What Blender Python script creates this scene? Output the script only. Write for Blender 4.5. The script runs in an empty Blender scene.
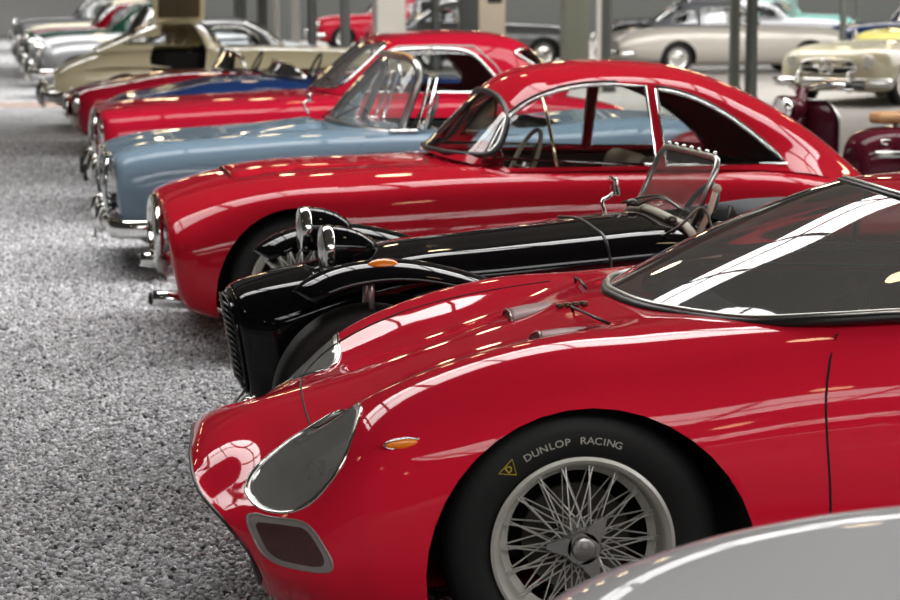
import bpy, bmesh, math, random
import numpy as np
from mathutils import Vector, Matrix
from mathutils.bvhtree import BVHTree

random.seed(7)
SC = bpy.context.scene
COL = SC.collection
PI = math.pi
R = math.radians

# ------------------------------------------------------------------ camera
CAM_H, FOC, YAW, PITCH = 1.62, 2150.0, R(11.7), math.atan(308 / 2150.0)
FWD = Vector((math.sin(YAW) * math.cos(PITCH), math.cos(YAW) * math.cos(PITCH), -math.sin(PITCH)))
RGT = Vector((math.cos(YAW), -math.sin(YAW), 0))
UPV = RGT.cross(FWD)
EYE = Vector((0, 0, CAM_H))


def ray(px, py):
    return FWD + RGT * ((px - 450) / FOC) + UPV * ((300 - py) / FOC)


def at(px, Y, py=20):
    """world X of the sight line through a picture column at row depth Y"""
    d = ray(px, py)
    return d.x * Y / d.y


cam_data = bpy.data.cameras.new('camera')
cam = bpy.data.objects.new('camera', cam_data)
COL.objects.link(cam)
cam.matrix_world = Matrix((
    (RGT.x, UPV.x, -FWD.x, EYE.x), (RGT.y, UPV.y, -FWD.y, EYE.y), (RGT.z, UPV.z, -FWD.z, EYE.z), (0, 0, 0, 1)))
cam_data.sensor_width = 36.0
cam_data.lens = FOC / 900 * 36.0
cam_data.clip_end = 300
cam_data.dof.use_dof = True
cam_data.dof.focus_distance = 6.0
cam_data.dof.aperture_fstop = 5.6
SC.camera = cam

# ------------------------------------------------------------------ materials
MATS = {}


def principled(name, base, rough=0.5, metal=0.0, coat=0.0, spec=0.5, emit=None, estr=0.0):
    if name in MATS:
        return MATS[name]
    m = bpy.data.materials.new(name)
    m.use_nodes = True
    b = m.node_tree.nodes['Principled BSDF']
    b.inputs['Base Color'].default_value = (*base, 1)
    b.inputs['Roughness'].default_value = rough
    b.inputs['Metallic'].default_value = metal
    b.inputs['Specular IOR Level'].default_value = spec
    if coat:
        b.inputs['Coat Weight'].default_value = coat
        b.inputs['Coat Roughness'].default_value = 0.03
        b.inputs['Coat IOR'].default_value = 1.32
    if emit:
        b.inputs['Emission Color'].default_value = (*emit, 1)
        b.inputs['Emission Strength'].default_value = estr
    MATS[name] = m
    return m


def grain(m, scale, amount, bump=0.0, detail=4):
    """break up a plain colour with noise of its own"""
    nt = m.node_tree
    b = nt.nodes['Principled BSDF']
    base = tuple(b.inputs['Base Color'].default_value)
    tc = nt.nodes.new('ShaderNodeTexCoord')
    n = nt.nodes.new('ShaderNodeTexNoise')
    n.inputs['Scale'].default_value = scale
    n.inputs['Detail'].default_value = detail
    nt.links.new(tc.outputs['Object'], n.inputs['Vector'])
    mx = nt.nodes.new('ShaderNodeMix')
    mx.data_type = 'RGBA'
    mx.inputs[6].default_value = tuple(c * (1 - amount) for c in base[:3]) + (1,)
    mx.inputs[7].default_value = tuple(min(1, c * (1 + amount)) for c in base[:3]) + (1,)
    nt.links.new(n.outputs['Fac'], mx.inputs[0])
    nt.links.new(mx.outputs[2], b.inputs['Base Color'])
    if bump:
        bp = nt.nodes.new('ShaderNodeBump')
        bp.inputs['Strength'].default_value = bump
        bp.inputs['Distance'].default_value = 0.01
        nt.links.new(n.outputs['Fac'], bp.inputs['Height'])
        nt.links.new(bp.outputs['Normal'], b.inputs['Normal'])
    return m


def thin_glass(name, tint=(0.9, 0.92, 0.92), gain=1.7, haze=0.0):
    m = bpy.data.materials.new(name)
    m.use_nodes = True
    nt = m.node_tree
    nt.nodes.clear()
    out = nt.nodes.new('ShaderNodeOutputMaterial')
    tr = nt.nodes.new('ShaderNodeBsdfTransparent')
    tr.inputs['Color'].default_value = (*tint, 1)
    gl = nt.nodes.new('ShaderNodeBsdfGlossy')
    gl.inputs['Roughness'].default_value = 0.02
    fr = nt.nodes.new('ShaderNodeFresnel')
    fr.inputs['IOR'].default_value = 1.5
    mu = nt.nodes.new('ShaderNodeMath')
    mu.operation = 'MULTIPLY'
    mu.use_clamp = True
    mu.inputs[1].default_value = gain
    geo = nt.nodes.new('ShaderNodeNewGeometry')
    mix = nt.nodes.new('ShaderNodeMixShader')
    nt.links.new(fr.outputs[0], mu.inputs[0])
    nt.links.new(mu.outputs[0], mix.inputs[0])
    src = tr
    if haze:
        df = nt.nodes.new('ShaderNodeBsdfDiffuse')
        df.inputs['Color'].default_value = (0.55, 0.55, 0.53, 1)
        m2 = nt.nodes.new('ShaderNodeMixShader')
        m2.inputs[0].default_value = haze
        nt.links.new(tr.outputs[0], m2.inputs[1])
        nt.links.new(df.outputs[0], m2.inputs[2])
        src = m2
    nt.links.new(src.outputs[0], mix.inputs[1])
    nt.links.new(gl.outputs[0], mix.inputs[2])
    nt.links.new(mix.outputs[0], out.inputs[0])
    MATS[name] = m
    return m


def paint(name, base, rough=0.4, metal=0.0):
    return principled(name, base, rough, metal, coat=1.0, spec=0.0)


RED = paint('deep_red_paint', (0.66, 0.012, 0.036))
RED2 = paint('coupe_red_paint', (0.40, 0.008, 0.020))
RED3 = paint('hardtop_red_paint', (0.36, 0.007, 0.024))
BLACKP = paint('black_paint', (0.004, 0.004, 0.005), 0.2)
BLUE = paint('pale_blue_paint', (0.135, 0.195, 0.25))
NAVY = paint('navy_paint', (0.012, 0.035, 0.13))
SILVER = paint('silver_paint', (0.58, 0.59, 0.61), 0.4, 0.0)
GREY = paint('grey_paint', (0.27, 0.28, 0.29), 0.35, 0.3)
DGREY = paint('dark_grey_paint', (0.09, 0.092, 0.095), 0.35, 0.2)
CREAM = paint('cream_paint', (0.74, 0.67, 0.45))
IVORY = paint('ivory_paint', (0.60, 0.56, 0.42))
BEIGEP = paint('warm_silver_paint', (0.40, 0.38, 0.34), 0.32, 0.2)
YELLOW = paint('yellow_paint', (0.50, 0.45, 0.14))
GREEN = paint('dark_green_paint', (0.015, 0.06, 0.04))
TEAL = paint('turquoise_paint', (0.16, 0.36, 0.32))
MAROON = paint('maroon_paint', (0.055, 0.006, 0.012), 0.35)
CHROME = principled('chrome', (0.72, 0.72, 0.70), 0.07, 1.0)
SATIN = principled('satin_metal', (0.42, 0.42, 0.40), 0.32, 1.0)
STEEL = principled('wheel_silver', (0.55, 0.54, 0.50), 0.35, 0.35)
RUBBER = grain(principled('tyre_rubber', (0.007, 0.007, 0.007), 0.6, spec=.3), 60, 0.3)
SEAL = principled('black_rubber_seal', (0.008, 0.008, 0.008), 0.45)
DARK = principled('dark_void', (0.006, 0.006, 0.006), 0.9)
GAP = principled('shut_line', (0.012, 0.004, 0.004), 0.8)
LEATHER = grain(principled('black_leather', (0.012, 0.012, 0.012), 0.5), 40, 0.3)
TANL = grain(principled('tan_leather', (0.36, 0.19, 0.08), 0.5), 30, 0.2)
BEIGEL = grain(principled('beige_leather', (0.52, 0.44, 0.33), 0.5), 30, 0.2)
GREYL = grain(principled('grey_cloth', (0.085, 0.09, 0.10), 0.8), 80, 0.2)
BROWNL = grain(principled('brown_lining', (0.09, 0.065, 0.035), 0.7), 30, 0.2)
TRIMW = principled('ivory_rubber', (0.55, 0.51, 0.42), 0.5)
MESHG = grain(principled('wire_gauze', (0.10, 0.045, 0.045), 0.5, 0.5), 300, 0.6)
DUCTG = principled('duct_grey', (0.28, 0.26, 0.25), 0.45, 0.3)
ORANGE = principled('amber_lens', (0.90, 0.24, 0.012), 0.15, coat=1.0)
BUCKET = grain(principled('lamp_bucket_grey', (0.34, 0.32, 0.29), 0.6), 12, 0.3)
WHITEL = principled('white_lettering', (0.42, 0.41, 0.36), 0.7)
YELLOWL = principled('yellow_lettering', (0.55, 0.42, 0.02), 0.7)
GLASS = thin_glass('clear_glass', gain=1.3)
TGLASS = thin_glass('grey_glass', (0.60, 0.62, 0.62), 1.8, 0.20)
DGLASS = thin_glass('dusty_glass', (0.86, 0.87, 0.86), 1.3, 0.14)
PLEXI = thin_glass('lamp_plexiglass', (0.80, 0.80, 0.77), 1.3, 0.34)


def lens_mat():
    m = principled('headlamp_lens', (0.62, 0.62, 0.60), 0.12, 0.35, coat=1.0)
    return m


LENS = lens_mat()


# ------------------------------------------------------------------ object helpers
def obj(name, bm, mats, parent=None, loc=(0, 0, 0), smooth=True, auto=None):
    me = bpy.data.meshes.new(name)
    lay = bm.verts.layers.float_vector.get('N0')
    if lay is None and auto is not None:
        bm.normal_update()
        for e in bm.edges:
            if len(e.link_faces) == 2 and e.calc_face_angle(0) > auto:
                e.smooth = False
    norms = None
    if lay is not None:
        norms = [v[lay].copy() for v in bm.verts]
    for f in bm.faces:
        f.smooth = smooth
    bm.to_mesh(me)
    bm.free()
    if not isinstance(mats, (list, tuple)):
        mats = [mats]
    for m in mats:
        me.materials.append(m)
    if norms is not None:
        me.normals_split_custom_set_from_vertices([n.normalized() if n.length > 1e-6 else Vector((0, 0, 0)) for n in norms])
    o = bpy.data.objects.new(name, me)
    COL.objects.link(o)
    o.location = loc
    if parent is not None:
        o.parent = parent
    return o


def thing(name, label, cat, loc=(0, 0, 0), rotz=0.0, group=None):
    o = bpy.data.objects.new(name, None)
    o.empty_display_size = 0.2
    COL.objects.link(o)
    o.location = loc
    o.rotation_euler = (0, 0, rotz)
    o['label'] = label
    o['category'] = cat
    if group:
        o['group'] = group
    return o


def sub(name, parent, loc=(0, 0, 0), rot=(0, 0, 0)):
    o = bpy.data.objects.new(name, None)
    o.empty_display_size = 0.05
    COL.objects.link(o)
    o.parent = parent
    o.location = loc
    o.rotation_euler = rot
    return o


def struct(name, bm, mats, smooth=False):
    o = obj(name, bm, mats, None, smooth=smooth)
    o['kind'] = 'structure'
    return o


# ------------------------------------------------------------------ mesh helpers
def hmat(t, n_sub):
    t = list(t)
    n = len(t)
    T = np.zeros((n, n))
    h = [max(1e-6, t[i + 1] - t[i]) for i in range(n - 1)]
    for i in range(1, n - 1):
        h0, h1 = h[i - 1], h[i]
        a, b = h1 / (h0 + h1) / h0, h0 / (h0 + h1) / h1
        T[i, i - 1] -= a
        T[i, i] += a - b
        T[i, i + 1] += b
    for i, (p, q, hh) in ((0, (0, 1, h[0])), (n - 1, (n - 2, n - 1, h[-1]))):
        T[i, q] += 1.5 / hh
        T[i, p] -= 1.5 / hh
        T[i] -= 0.5 * T[1 if i == 0 else n - 2]
    rows, par = [], []
    for i in range(n - 1):
        last = i == n - 2
        for k in range(n_sub + (1 if last else 0)):
            s = k / n_sub
            e = np.zeros(n)
            e[i] = 2 * s**3 - 3 * s**2 + 1
            e[i + 1] = -2 * s**3 + 3 * s**2
            rows.append(e + h[i] * ((s**3 - 2 * s**2 + s) * T[i] + (s**3 - s**2) * T[i + 1]))
            par.append(i + s)
    return np.array(rows), par


def curve(pts, n=6, closed=False):
    """smooth curve through points (any dimension)"""
    P = np.array(pts, float)
    if closed:
        P = np.vstack([P[-2:], P, P[:3]])
    d = np.sqrt(np.linalg.norm(np.diff(P, axis=0), axis=1)) + 1e-6
    W, par = hmat(np.concatenate([[0], np.cumsum(d)]), n)
    Q = W @ P
    if closed:
        k = len(pts)
        Q = Q[2 * n:(2 + k) * n]
    return [tuple(q) for q in Q]


def loft(sections, su=7, sv=6, mirror=True, matfn=None, keep=None):
    """skin through sections; each section runs from the top centre line down one side"""
    P = np.array(sections, float)
    if mirror:
        M = P[:, :0:-1, :].copy()
        M[:, :, 1] *= -1
        P = np.concatenate([M, P], axis=1)
    nu, nv = P.shape[:2]
    du = np.sqrt(np.linalg.norm(np.diff(P, axis=0), axis=2)).mean(axis=1) + 1e-6
    dv = np.sqrt(np.linalg.norm(np.diff(P, axis=1), axis=2)).mean(axis=0) + 1e-6
    Wu, pu = hmat(np.concatenate([[0], np.cumsum(du)]), su)
    Wv, pv = hmat(np.concatenate([[0], np.cumsum(dv)]), sv)
    G = np.einsum('ai,ijk,bj->abk', Wu, P, Wv)
    off = (nv - 1) / 2 if mirror else 0
    bm = bmesh.new()
    V = [[bm.verts.new(G[a, b]) for b in range(G.shape[1])] for a in range(G.shape[0])]
    for a in range(G.shape[0] - 1):
        for b in range(G.shape[1] - 1):
            u, v = (pu[a] + pu[a + 1]) / 2, (pv[b] + pv[b + 1]) / 2 - off
            if keep and not keep(u, v):
                continue
            try:
                f = bm.faces.new((V[a][b], V[a + 1][b], V[a + 1][b + 1], V[a][b + 1]))
                if matfn:
                    f.material_index = matfn(u, v)
            except ValueError:
                pass
    bmesh.ops.delete(bm, geom=[v for v in bm.verts if not v.link_faces], context='VERTS')
    bmesh.ops.remove_doubles(bm, verts=bm.verts[:], dist=1e-5)
    return bm


def flat_end(bm, nose=True):
    """close the first or last ring of a body skin with a flat face of its own"""
    xs = [v.co.x for v in bm.verts]
    lim = min(xs) + .2 if nose else max(xs) - .2
    es = [e for e in bm.edges if len(e.link_faces) == 1 and all((v.co.x < lim) == nose for v in e.verts)]
    if not es:
        return
    nxt = {}
    for e in es:
        for a, b in ((e.verts[0], e.verts[1]), (e.verts[1], e.verts[0])):
            nxt.setdefault(a, []).append(b)
    start = es[0].verts[0]
    ring, prev, cur = [start], None, start
    while True:
        opt = [q for q in nxt[cur] if q is not prev]
        if not opt or opt[0] is start or len(ring) > 5000:
            break
        prev, cur = cur, opt[0]
        ring.append(cur)
    lay = bm.verts.layers.float_vector.get('N0')
    nv = [bm.verts.new(v.co) for v in ring]
    f = bm.faces.new(nv)
    f.normal_update()
    if (f.normal.x > 0) == nose:
        f.normal_flip()
    if lay:
        for v in nv:
            v[lay] = f.normal
    bmesh.ops.triangulate(bm, faces=[f])


def store_normals(bm):
    bm.normal_update()
    lay = bm.verts.layers.float_vector.new('N0')
    for v in bm.verts:
        v[lay] = v.normal


def bvh_of(bm):
    return BVHTree.FromBMesh(bm)


def ccw(poly):
    a = sum(poly[i][0] * poly[(i + 1) % len(poly)][1] - poly[(i + 1) % len(poly)][0] * poly[i][1] for i in range(len(poly)))
    return list(poly) if a > 0 else list(poly)[::-1]


def clip(bm, poly, ax, test):
    """cut a convex outline into a skin, seen along the third axis; returns the faces inside"""
    poly = ccw(poly)
    lo = [min(p[k] for p in poly) - 0.002 for k in (0, 1)]
    hi = [max(p[k] for p in poly) + 0.002 for k in (0, 1)]
    faces = []
    for f in bm.faces:
        if not test(f.calc_center_median()):
            continue
        c = [v.co for v in f.verts]
        if all(min(q[ax[k]] for q in c) <= hi[k] and max(q[ax[k]] for q in c) >= lo[k] for k in (0, 1)):
            faces.append(f)
    n = len(poly)
    for k in range(n):
        p, q = poly[k], poly[(k + 1) % n]
        dx, dy = q[0] - p[0], q[1] - p[1]
        L = math.hypot(dx, dy)
        if L < 1e-7:
            continue
        no, co = Vector((0, 0, 0)), Vector((0, 0, 0))
        no[ax[0]], no[ax[1]] = dy / L, -dx / L
        co[ax[0]], co[ax[1]] = p[0], p[1]
        es = {e for f in faces for e in f.edges}
        vs = {v for f in faces for v in f.verts}
        r = bmesh.ops.bisect_plane(bm, geom=list(faces) + list(es) + list(vs), dist=1e-6, plane_co=co, plane_no=no)
        fs = {g for g in r['geom'] if isinstance(g, bmesh.types.BMFace)} | {f for f in faces if f.is_valid}
        faces = [f for f in fs if (f.calc_center_median() - co).dot(no) < 0]
        if not faces:
            break
    return faces


def hull(pts):
    pts = sorted(set(pts))
    out = []
    for seq in (pts, pts[::-1]):
        part = []
        for p in seq:
            while len(part) > 1 and (part[-1][0] - part[-2][0]) * (p[1] - part[-2][1]) - (part[-1][1] - part[-2][1]) * (p[0] - part[-2][0]) <= 0:
                part.pop()
            part.append(p)
        out += part[:-1]
    return out


def clip_along(bm, pts, d, test, scale=1.0):
    """cut an outline into a skin as seen along a slanted direction"""
    Q = Vector(d).normalized().rotation_difference(Vector((0, 0, 1))).to_matrix().to_4x4()
    Qi = Q.inverted()
    poly = [(Q @ Vector(p)).to_2d() for p in pts]
    c = sum(poly, Vector((0, 0))) / len(poly)
    poly = hull([tuple(c + (p - c) * scale) for p in poly])
    bmesh.ops.transform(bm, matrix=Q, verts=bm.verts[:])
    fs = clip(bm, poly, (0, 1), lambda q: test(Qi @ q))
    bmesh.ops.transform(bm, matrix=Qi, verts=bm.verts[:])
    return fs


def along(bvh, pts, d, off=0.0):
    """drop points onto a skin along a slanted direction"""
    d = Vector(d).normalized()
    out = []
    for p in pts:
        h = bvh.ray_cast(Vector(p) + d * 1.0, -d)
        if h[0] is not None:
            n = h[1] if h[1].dot(d) > 0 else -h[1]
            out.append(h[0] + n * off)
    return out


def detach(bm, faces):
    """move faces into a skin of their own"""
    nb = bmesh.new()
    lay = bm.verts.layers.float_vector.get('N0')
    nl = nb.verts.layers.float_vector.new('N0') if lay else None
    vm = {}
    for f in faces:
        for v in f.verts:
            if v not in vm:
                w = nb.verts.new(v.co)
                if lay:
                    w[nl] = v[lay]
                vm[v] = w
    for f in faces:
        try:
            g = nb.faces.new([vm[v] for v in f.verts])
            g.material_index = f.material_index
        except ValueError:
            pass
    bmesh.ops.delete(bm, geom=faces, context='FACES')
    return nb


def tube(bm, pts, r, seg=8, closed=False, mat=0, caps=True):
    pts = [Vector(p) for p in pts]
    n = len(pts)
    rr = r if isinstance(r, (list, tuple)) else [r] * n
    T = []
    for i in range(n):
        a = pts[(i - 1) % n] if (closed or i > 0) else pts[i]
        b = pts[(i + 1) % n] if (closed or i < n - 1) else pts[i]
        t = b - a
        T.append(t.normalized() if t.length > 1e-9 else Vector((1, 0, 0)))
    up = Vector((0, 0, 1)) if abs(T[0].z) < 0.9 else Vector((0, 1, 0))
    nrm = (up - T[0] * up.dot(T[0])).normalized()
    rings = []
    for i in range(n):
        nrm = nrm - T[i] * nrm.dot(T[i])
        nrm = nrm.normalized() if nrm.length > 1e-6 else T[i].orthogonal().normalized()
        bi = T[i].cross(nrm)
        rings.append([bm.verts.new(pts[i] + (nrm * math.cos(2 * PI * k / seg) + bi * math.sin(2 * PI * k / seg)) * rr[i]) for k in range(seg)])
    m = n if closed else n - 1
    for i in range(m):
        A, B = rings[i], rings[(i + 1) % n]
        for k in range(seg):
            f = bm.faces.new((A[k], A[(k + 1) % seg], B[(k + 1) % seg], B[k]))
            f.material_index = mat
    if caps and not closed:
        for rg, rev in ((rings[0], True), (rings[-1], False)):
            f = bm.faces.new(rg[::-1] if rev else rg)
            f.material_index = mat
    return bm


def lathe(bm, prof, axis='y', seg=48, center=(0, 0, 0), mat=0, closed=False):
    """prof: list of (radius, along-axis)"""
    c = Vector(center)
    rings = []
    for r, a in prof:
        ring = []
        for k in range(seg):
            t = 2 * PI * k / seg
            if axis == 'y':
                p = Vector((r * math.cos(t), a, r * math.sin(t)))
            elif axis == 'x':
                p = Vector((a, r * math.cos(t), r * math.sin(t)))
            else:
                p = Vector((r * math.cos(t), r * math.sin(t), a))
            ring.append(bm.verts.new(c + p))
        rings.append(ring)
    pairs = list(zip(rings[:-1], rings[1:]))
    if closed:
        pairs.append((rings[-1], rings[0]))
    for A, B in pairs:
        for k in range(seg):
            f = bm.faces.new((A[k], A[(k + 1) % seg], B[(k + 1) % seg], B[k]))
            f.material_index = mat
    if not closed:
        for rg, (r, a) in ((rings[0], prof[0]), (rings[-1], prof[-1])):
            if r > 1e-4:
                f = bm.faces.new(rg)
                f.material_index = mat
    bmesh.ops.remove_doubles(bm, verts=[v for rg in rings for v in rg], dist=1e-6)
    bmesh.ops.recalc_face_normals(bm, faces=bm.faces)
    return bm


def rbox(bm, center, size, bev=0.01, rot=None, mat=0, seg=2):
    r = bmesh.ops.create_cube(bm, size=1.0)
    vs = r['verts']
    bmesh.ops.scale(bm, vec=Vector(size), verts=vs)
    if bev:
        es = list({e for v in vs for e in v.link_edges})
        rb = bmesh.ops.bevel(bm, geom=es, offset=min(bev, min(size) * 0.45), segments=seg, profile=0.5, affect='EDGES')
        vs = list({v for f in rb['faces'] for v in f.verts} | {v for v in vs if v.is_valid})
    fs = list({f for v in vs for f in v.link_faces})
    for f in fs:
        f.material_index = mat
    M = Matrix.Translation(Vector(center))
    if rot is not None:
        M = M @ rot
    bmesh.ops.transform(bm, matrix=M, verts=vs)
    return bm


def prism(bm, poly, ax, lo, hi, mat=0):
    """extrude a 2-d outline along the remaining axis"""
    third = 3 - ax[0] - ax[1]

    def mk(p, h):
        v = Vector((0, 0, 0))
        v[ax[0]], v[ax[1]], v[third] = p[0], p[1], h
        return bm.verts.new(v)
    A = [mk(p, lo) for p in poly]
    B = [mk(p, hi) for p in poly]
    n = len(poly)
    fs = [bm.faces.new(A), bm.faces.new(B[::-1])]
    for k in range(n):
        fs.append(bm.faces.new((A[k], B[k], B[(k + 1) % n], A[(k + 1) % n])))
    for f in fs:
        f.material_index = mat
    bmesh.ops.recalc_face_normals(bm, faces=fs)
    return bm


def hit_side(bvh, x, z, side):
    h = bvh.ray_cast(Vector((x, side * 4, z)), Vector((0, -side, 0)))
    return (h[0], h[1]) if h[0] is not None else (None, None)


def on_side(bvh, pts, side, off=0.0):
    out = []
    for x, z in pts:
        p, n = hit_side(bvh, x, z, side)
        if p is not None:
            if n.y * side < 0:
                n = -n
            out.append(p + n * off)
    return out


def on_top(bvh, pts, off=0.0):
    out = []
    for x, y in pts:
        h = bvh.ray_cast(Vector((x, y, 5)), Vector((0, 0, -1)))
        if h[0] is not None:
            n = h[1] if h[1].z > 0 else -h[1]
            out.append(h[0] + n * off)
    return out


def on_front(bvh, y, z):
    h = bvh.ray_cast(Vector((-3, y, z)), Vector((1, 0, 0)))
    return h[0], h[1]


def seen(bvh, root_loc, rotz, pix, off=0.0):
    """points of a skin met by sight lines, in the car's own frame"""
    M = Matrix.Translation(Vector(root_loc)) @ Matrix.Rotation(rotz, 4, 'Z')
    Mi = M.inverted()
    o = Mi @ EYE
    out = []
    for px, py in pix:
        d = (Mi.to_3x3() @ ray(px, py)).normalized()
        h = bvh.ray_cast(o, d)
        if h[0] is not None:
            n = h[1] if h[1].dot(d) < 0 else -h[1]
            out.append(h[0] + n * off)
    return out


def circle_poly(cx, cz, r, n=32):
    return [(cx + r * math.cos(2 * PI * k / n), cz + r * math.sin(2 * PI * k / n)) for k in range(n)]


def rrect(x0, x1, z0, z1, r, n=5):
    out = []
    for cx, cz, a in ((x1 - r, z1 - r, 0), (x0 + r, z1 - r, 90), (x0 + r, z0 + r, 180), (x1 - r, z0 + r, 270)):
        for k in range(n + 1):
            t = R(a + 90 * k / n)
            out.append((cx + r * math.cos(t), cz + r * math.sin(t)))
    return out


# ------------------------------------------------------------------ car building blocks
def st(x, zc, zf, w, zw=0.5, zb=0.14, yf=None, s=0.0, zv=None, ysh=None, zsh=None, zl=None):
    """one body section: centre height, fender crest, widest point, sill"""
    yf = yf if yf is not None else 0.68 * w
    zv = zv if zv is not None else zc * 0.75 + zf * 0.25
    ysh = ysh if ysh is not None else yf + 0.70 * (w - yf)
    zsh = zsh if zsh is not None else zf - 0.28 * (zf - zw)
    zl = zl if zl is not None else zb + 0.4 * (zw - zb)
    return [(x, 0, zc), (x + s * 0.05, 0.5 * yf, zv), (x + s * 0.3, yf, zf), (x + s * 0.75, ysh, zsh), (x + s, w, zw),
            (x + s, w * 0.985, zl), (x + s, w * 0.87, zb), (x + s * 0.4, 0, zb - 0.01)]


WHEEL_CACHE = {}


def wheel_meshes(style, r, w, rim):
    key = (style, round(r, 3), round(w, 3), round(rim, 3))
    if key in WHEEL_CACHE:
        return WHEEL_CACHE[key]
    parts = []
    h = w / 2
    # outer face looks along -y
    bm = bmesh.new()
    prof = [(rim, -h * 0.62), (rim + 0.012, -h * 0.92), (rim + 0.035, -h * 1.02), (r - 0.05, -h * 1.04), (r - 0.022, -h * 0.96), (r - 0.006, -h * 0.78),
            (r, -h * 0.5), (r, h * 0.5), (r - 0.006, h * 0.78), (r - 0.022, h * 0.96), (r - 0.05, h * 1.04), (rim + 0.012, h * 0.92), (rim, h * 0.62)]
    lathe(bm, prof, 'y', 64, closed=True)
    parts.append(('tyre', bm, RUBBER))
    if style == 'wire':
        bm = bmesh.new()
        lathe(bm, [(rim + 0.008, -h * 0.95), (rim + 0.010, -h * 1.05), (rim + 0.002, -h * 1.10), (rim - 0.006, -h * 1.02), (rim - 0.013, -h * 0.86), (rim - 0.017, -h * 0.68), (rim - 0.022, -h * 0.2),
                   (rim - 0.040, 0), (rim - 0.030, h * 0.3), (rim - 0.01, h * 0.9), (rim, h * 0.9), (rim - 0.012, 0)], 'y', 64, closed=True)
        parts.append(('rim', bm, STEEL))
        bm = bmesh.new()
        hub_r = 0.045
        n = 18
        for k in range(n):
            for row, (ya, yb, tw, rr) in enumerate(((-h * 0.75, -h * 0.45, 0.42, rim - 0.020), (-h * 0.75, -h * 0.45, -0.42, rim - 0.020), (h * 0.25, -h * 0.1, 0.55, rim - 0.036), (h * 0.25, -h * 0.1, -0.55, rim - 0.036))):
                a = 2 * PI * (k + 0.25 * row) / n
                b = a + tw
                p = (hub_r * math.cos(a), ya, hub_r * math.sin(a))
                q = (rr * math.cos(b), yb, rr * math.sin(b))
                tube(bm, [p, q], 0.0021, 5)
        parts.append(('spokes', bm, principled('spoke_metal', (.62, .61, .58), .25, .6)))
        bm = bmesh.new()
        lathe(bm, [(0.05, h * 0.3), (0.05, -h * 0.70), (0.044, -h * 0.8), (0.044, -h * 1.0), (0.038, -h * 1.12), (0.030, -h * 1.12), (0.026, -h * 1.22), (0.016, -h * 1.26), (0.0001, -h * 1.26)], 'y', 32)
        for k in range(3):
            a = 2 * PI * k / 3 + 0.95
            M = Matrix.Rotation(-a, 4, 'Y')
            b2 = bmesh.new()
            prism(b2, [(0.03, -0.024), (0.055, -0.018), (0.088, -0.004), (0.088, 0.008), (0.05, 0.018), (0.03, 0.022)], (0, 2), -h * 1.12, -h * 0.98)
            bmesh.ops.transform(b2, matrix=M, verts=b2.verts)
            me = bpy.data.meshes.new('t')
            b2.to_mesh(me)
            b2.free()
            bm.from_mesh(me)
            bpy.data.meshes.remove(me)
        parts.append(('knock_off_hub', bm, principled('hub_metal', (.50, .50, .49), .22, .85)))
        bm = bmesh.new()
        lathe(bm, [(0.02, h * 0.5), (0.10, h * 0.5), (0.13, h * 0.35), (0.13, h * 0.55), (0.02, h * 0.6)], 'y', 32)
        parts.append(('brake_drum', bm, principled('cast_iron', (0.045, 0.04, 0.033), 0.5, 0.5)))
    else:
        bm = bmesh.new()
        lathe(bm, [(rim + 0.006, -h * 0.92), (rim + 0.004, -h * 1.05), (rim - 0.012, -h * 1.0), (rim - 0.03, -h * 0.75), (rim * 0.6, -h * 0.72), (rim * 0.58, -h * 0.95), (rim * 0.4, -h * 1.12), (0.0001, -h * 1.18)], 'y', 40)
        parts.append(('hubcap', bm, CHROME if style == 'chrome' else STEEL))
    out = []
    for nm, bm, m in parts:
        o = obj(nm, bm, m, None, auto=R(40))
        out.append((nm, o.data))
        bpy.data.objects.remove(o)
    WHEEL_CACHE[key] = out
    return out


def wheel(parent, x, y, r, w=0.15, rim=None, style='disc', name='wheel', rot=0.0):
    rim = rim or r * 0.62
    e = sub(name, parent, (x, y, r), (0, rot, PI if y > 0 else 0))
    for nm, me in wheel_meshes(style, r, w, rim):
        o = bpy.data.objects.new(nm, me)
        COL.objects.link(o)
        o.parent = e
    return e


def arch(bm, bvh, root, cx, cz, r, pm, depth=0.34, zmin=0.17):
    """open a wheel arch on both sides and line each one"""
    poly = circle_poly(cx, cz, r, 40)
    for side in (-1, 1):
        fs = clip(bm, poly, (0, 2), lambda c: c.y * side > 0.25)
        if fs:
            bmesh.ops.delete(bm, geom=fs, context='FACES')
        pts = []
        for k in range(-2, 43):
            t = PI * k / 40
            x, z = cx + r * math.cos(t), cz + r * math.sin(t)
            p, n = hit_side(bvh, x, max(z, zmin), side)
            if p is not None:
                pts.append((x, p.y, z))
        if len(pts) < 4:
            continue
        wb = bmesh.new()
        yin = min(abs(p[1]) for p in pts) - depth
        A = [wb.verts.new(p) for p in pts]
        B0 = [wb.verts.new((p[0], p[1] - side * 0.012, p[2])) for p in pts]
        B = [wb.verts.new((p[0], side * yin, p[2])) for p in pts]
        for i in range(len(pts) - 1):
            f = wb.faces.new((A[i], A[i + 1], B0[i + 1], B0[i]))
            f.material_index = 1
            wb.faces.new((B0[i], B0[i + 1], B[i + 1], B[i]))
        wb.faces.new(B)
        obj('wheel_well', wb, [DARK, pm], root)


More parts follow.
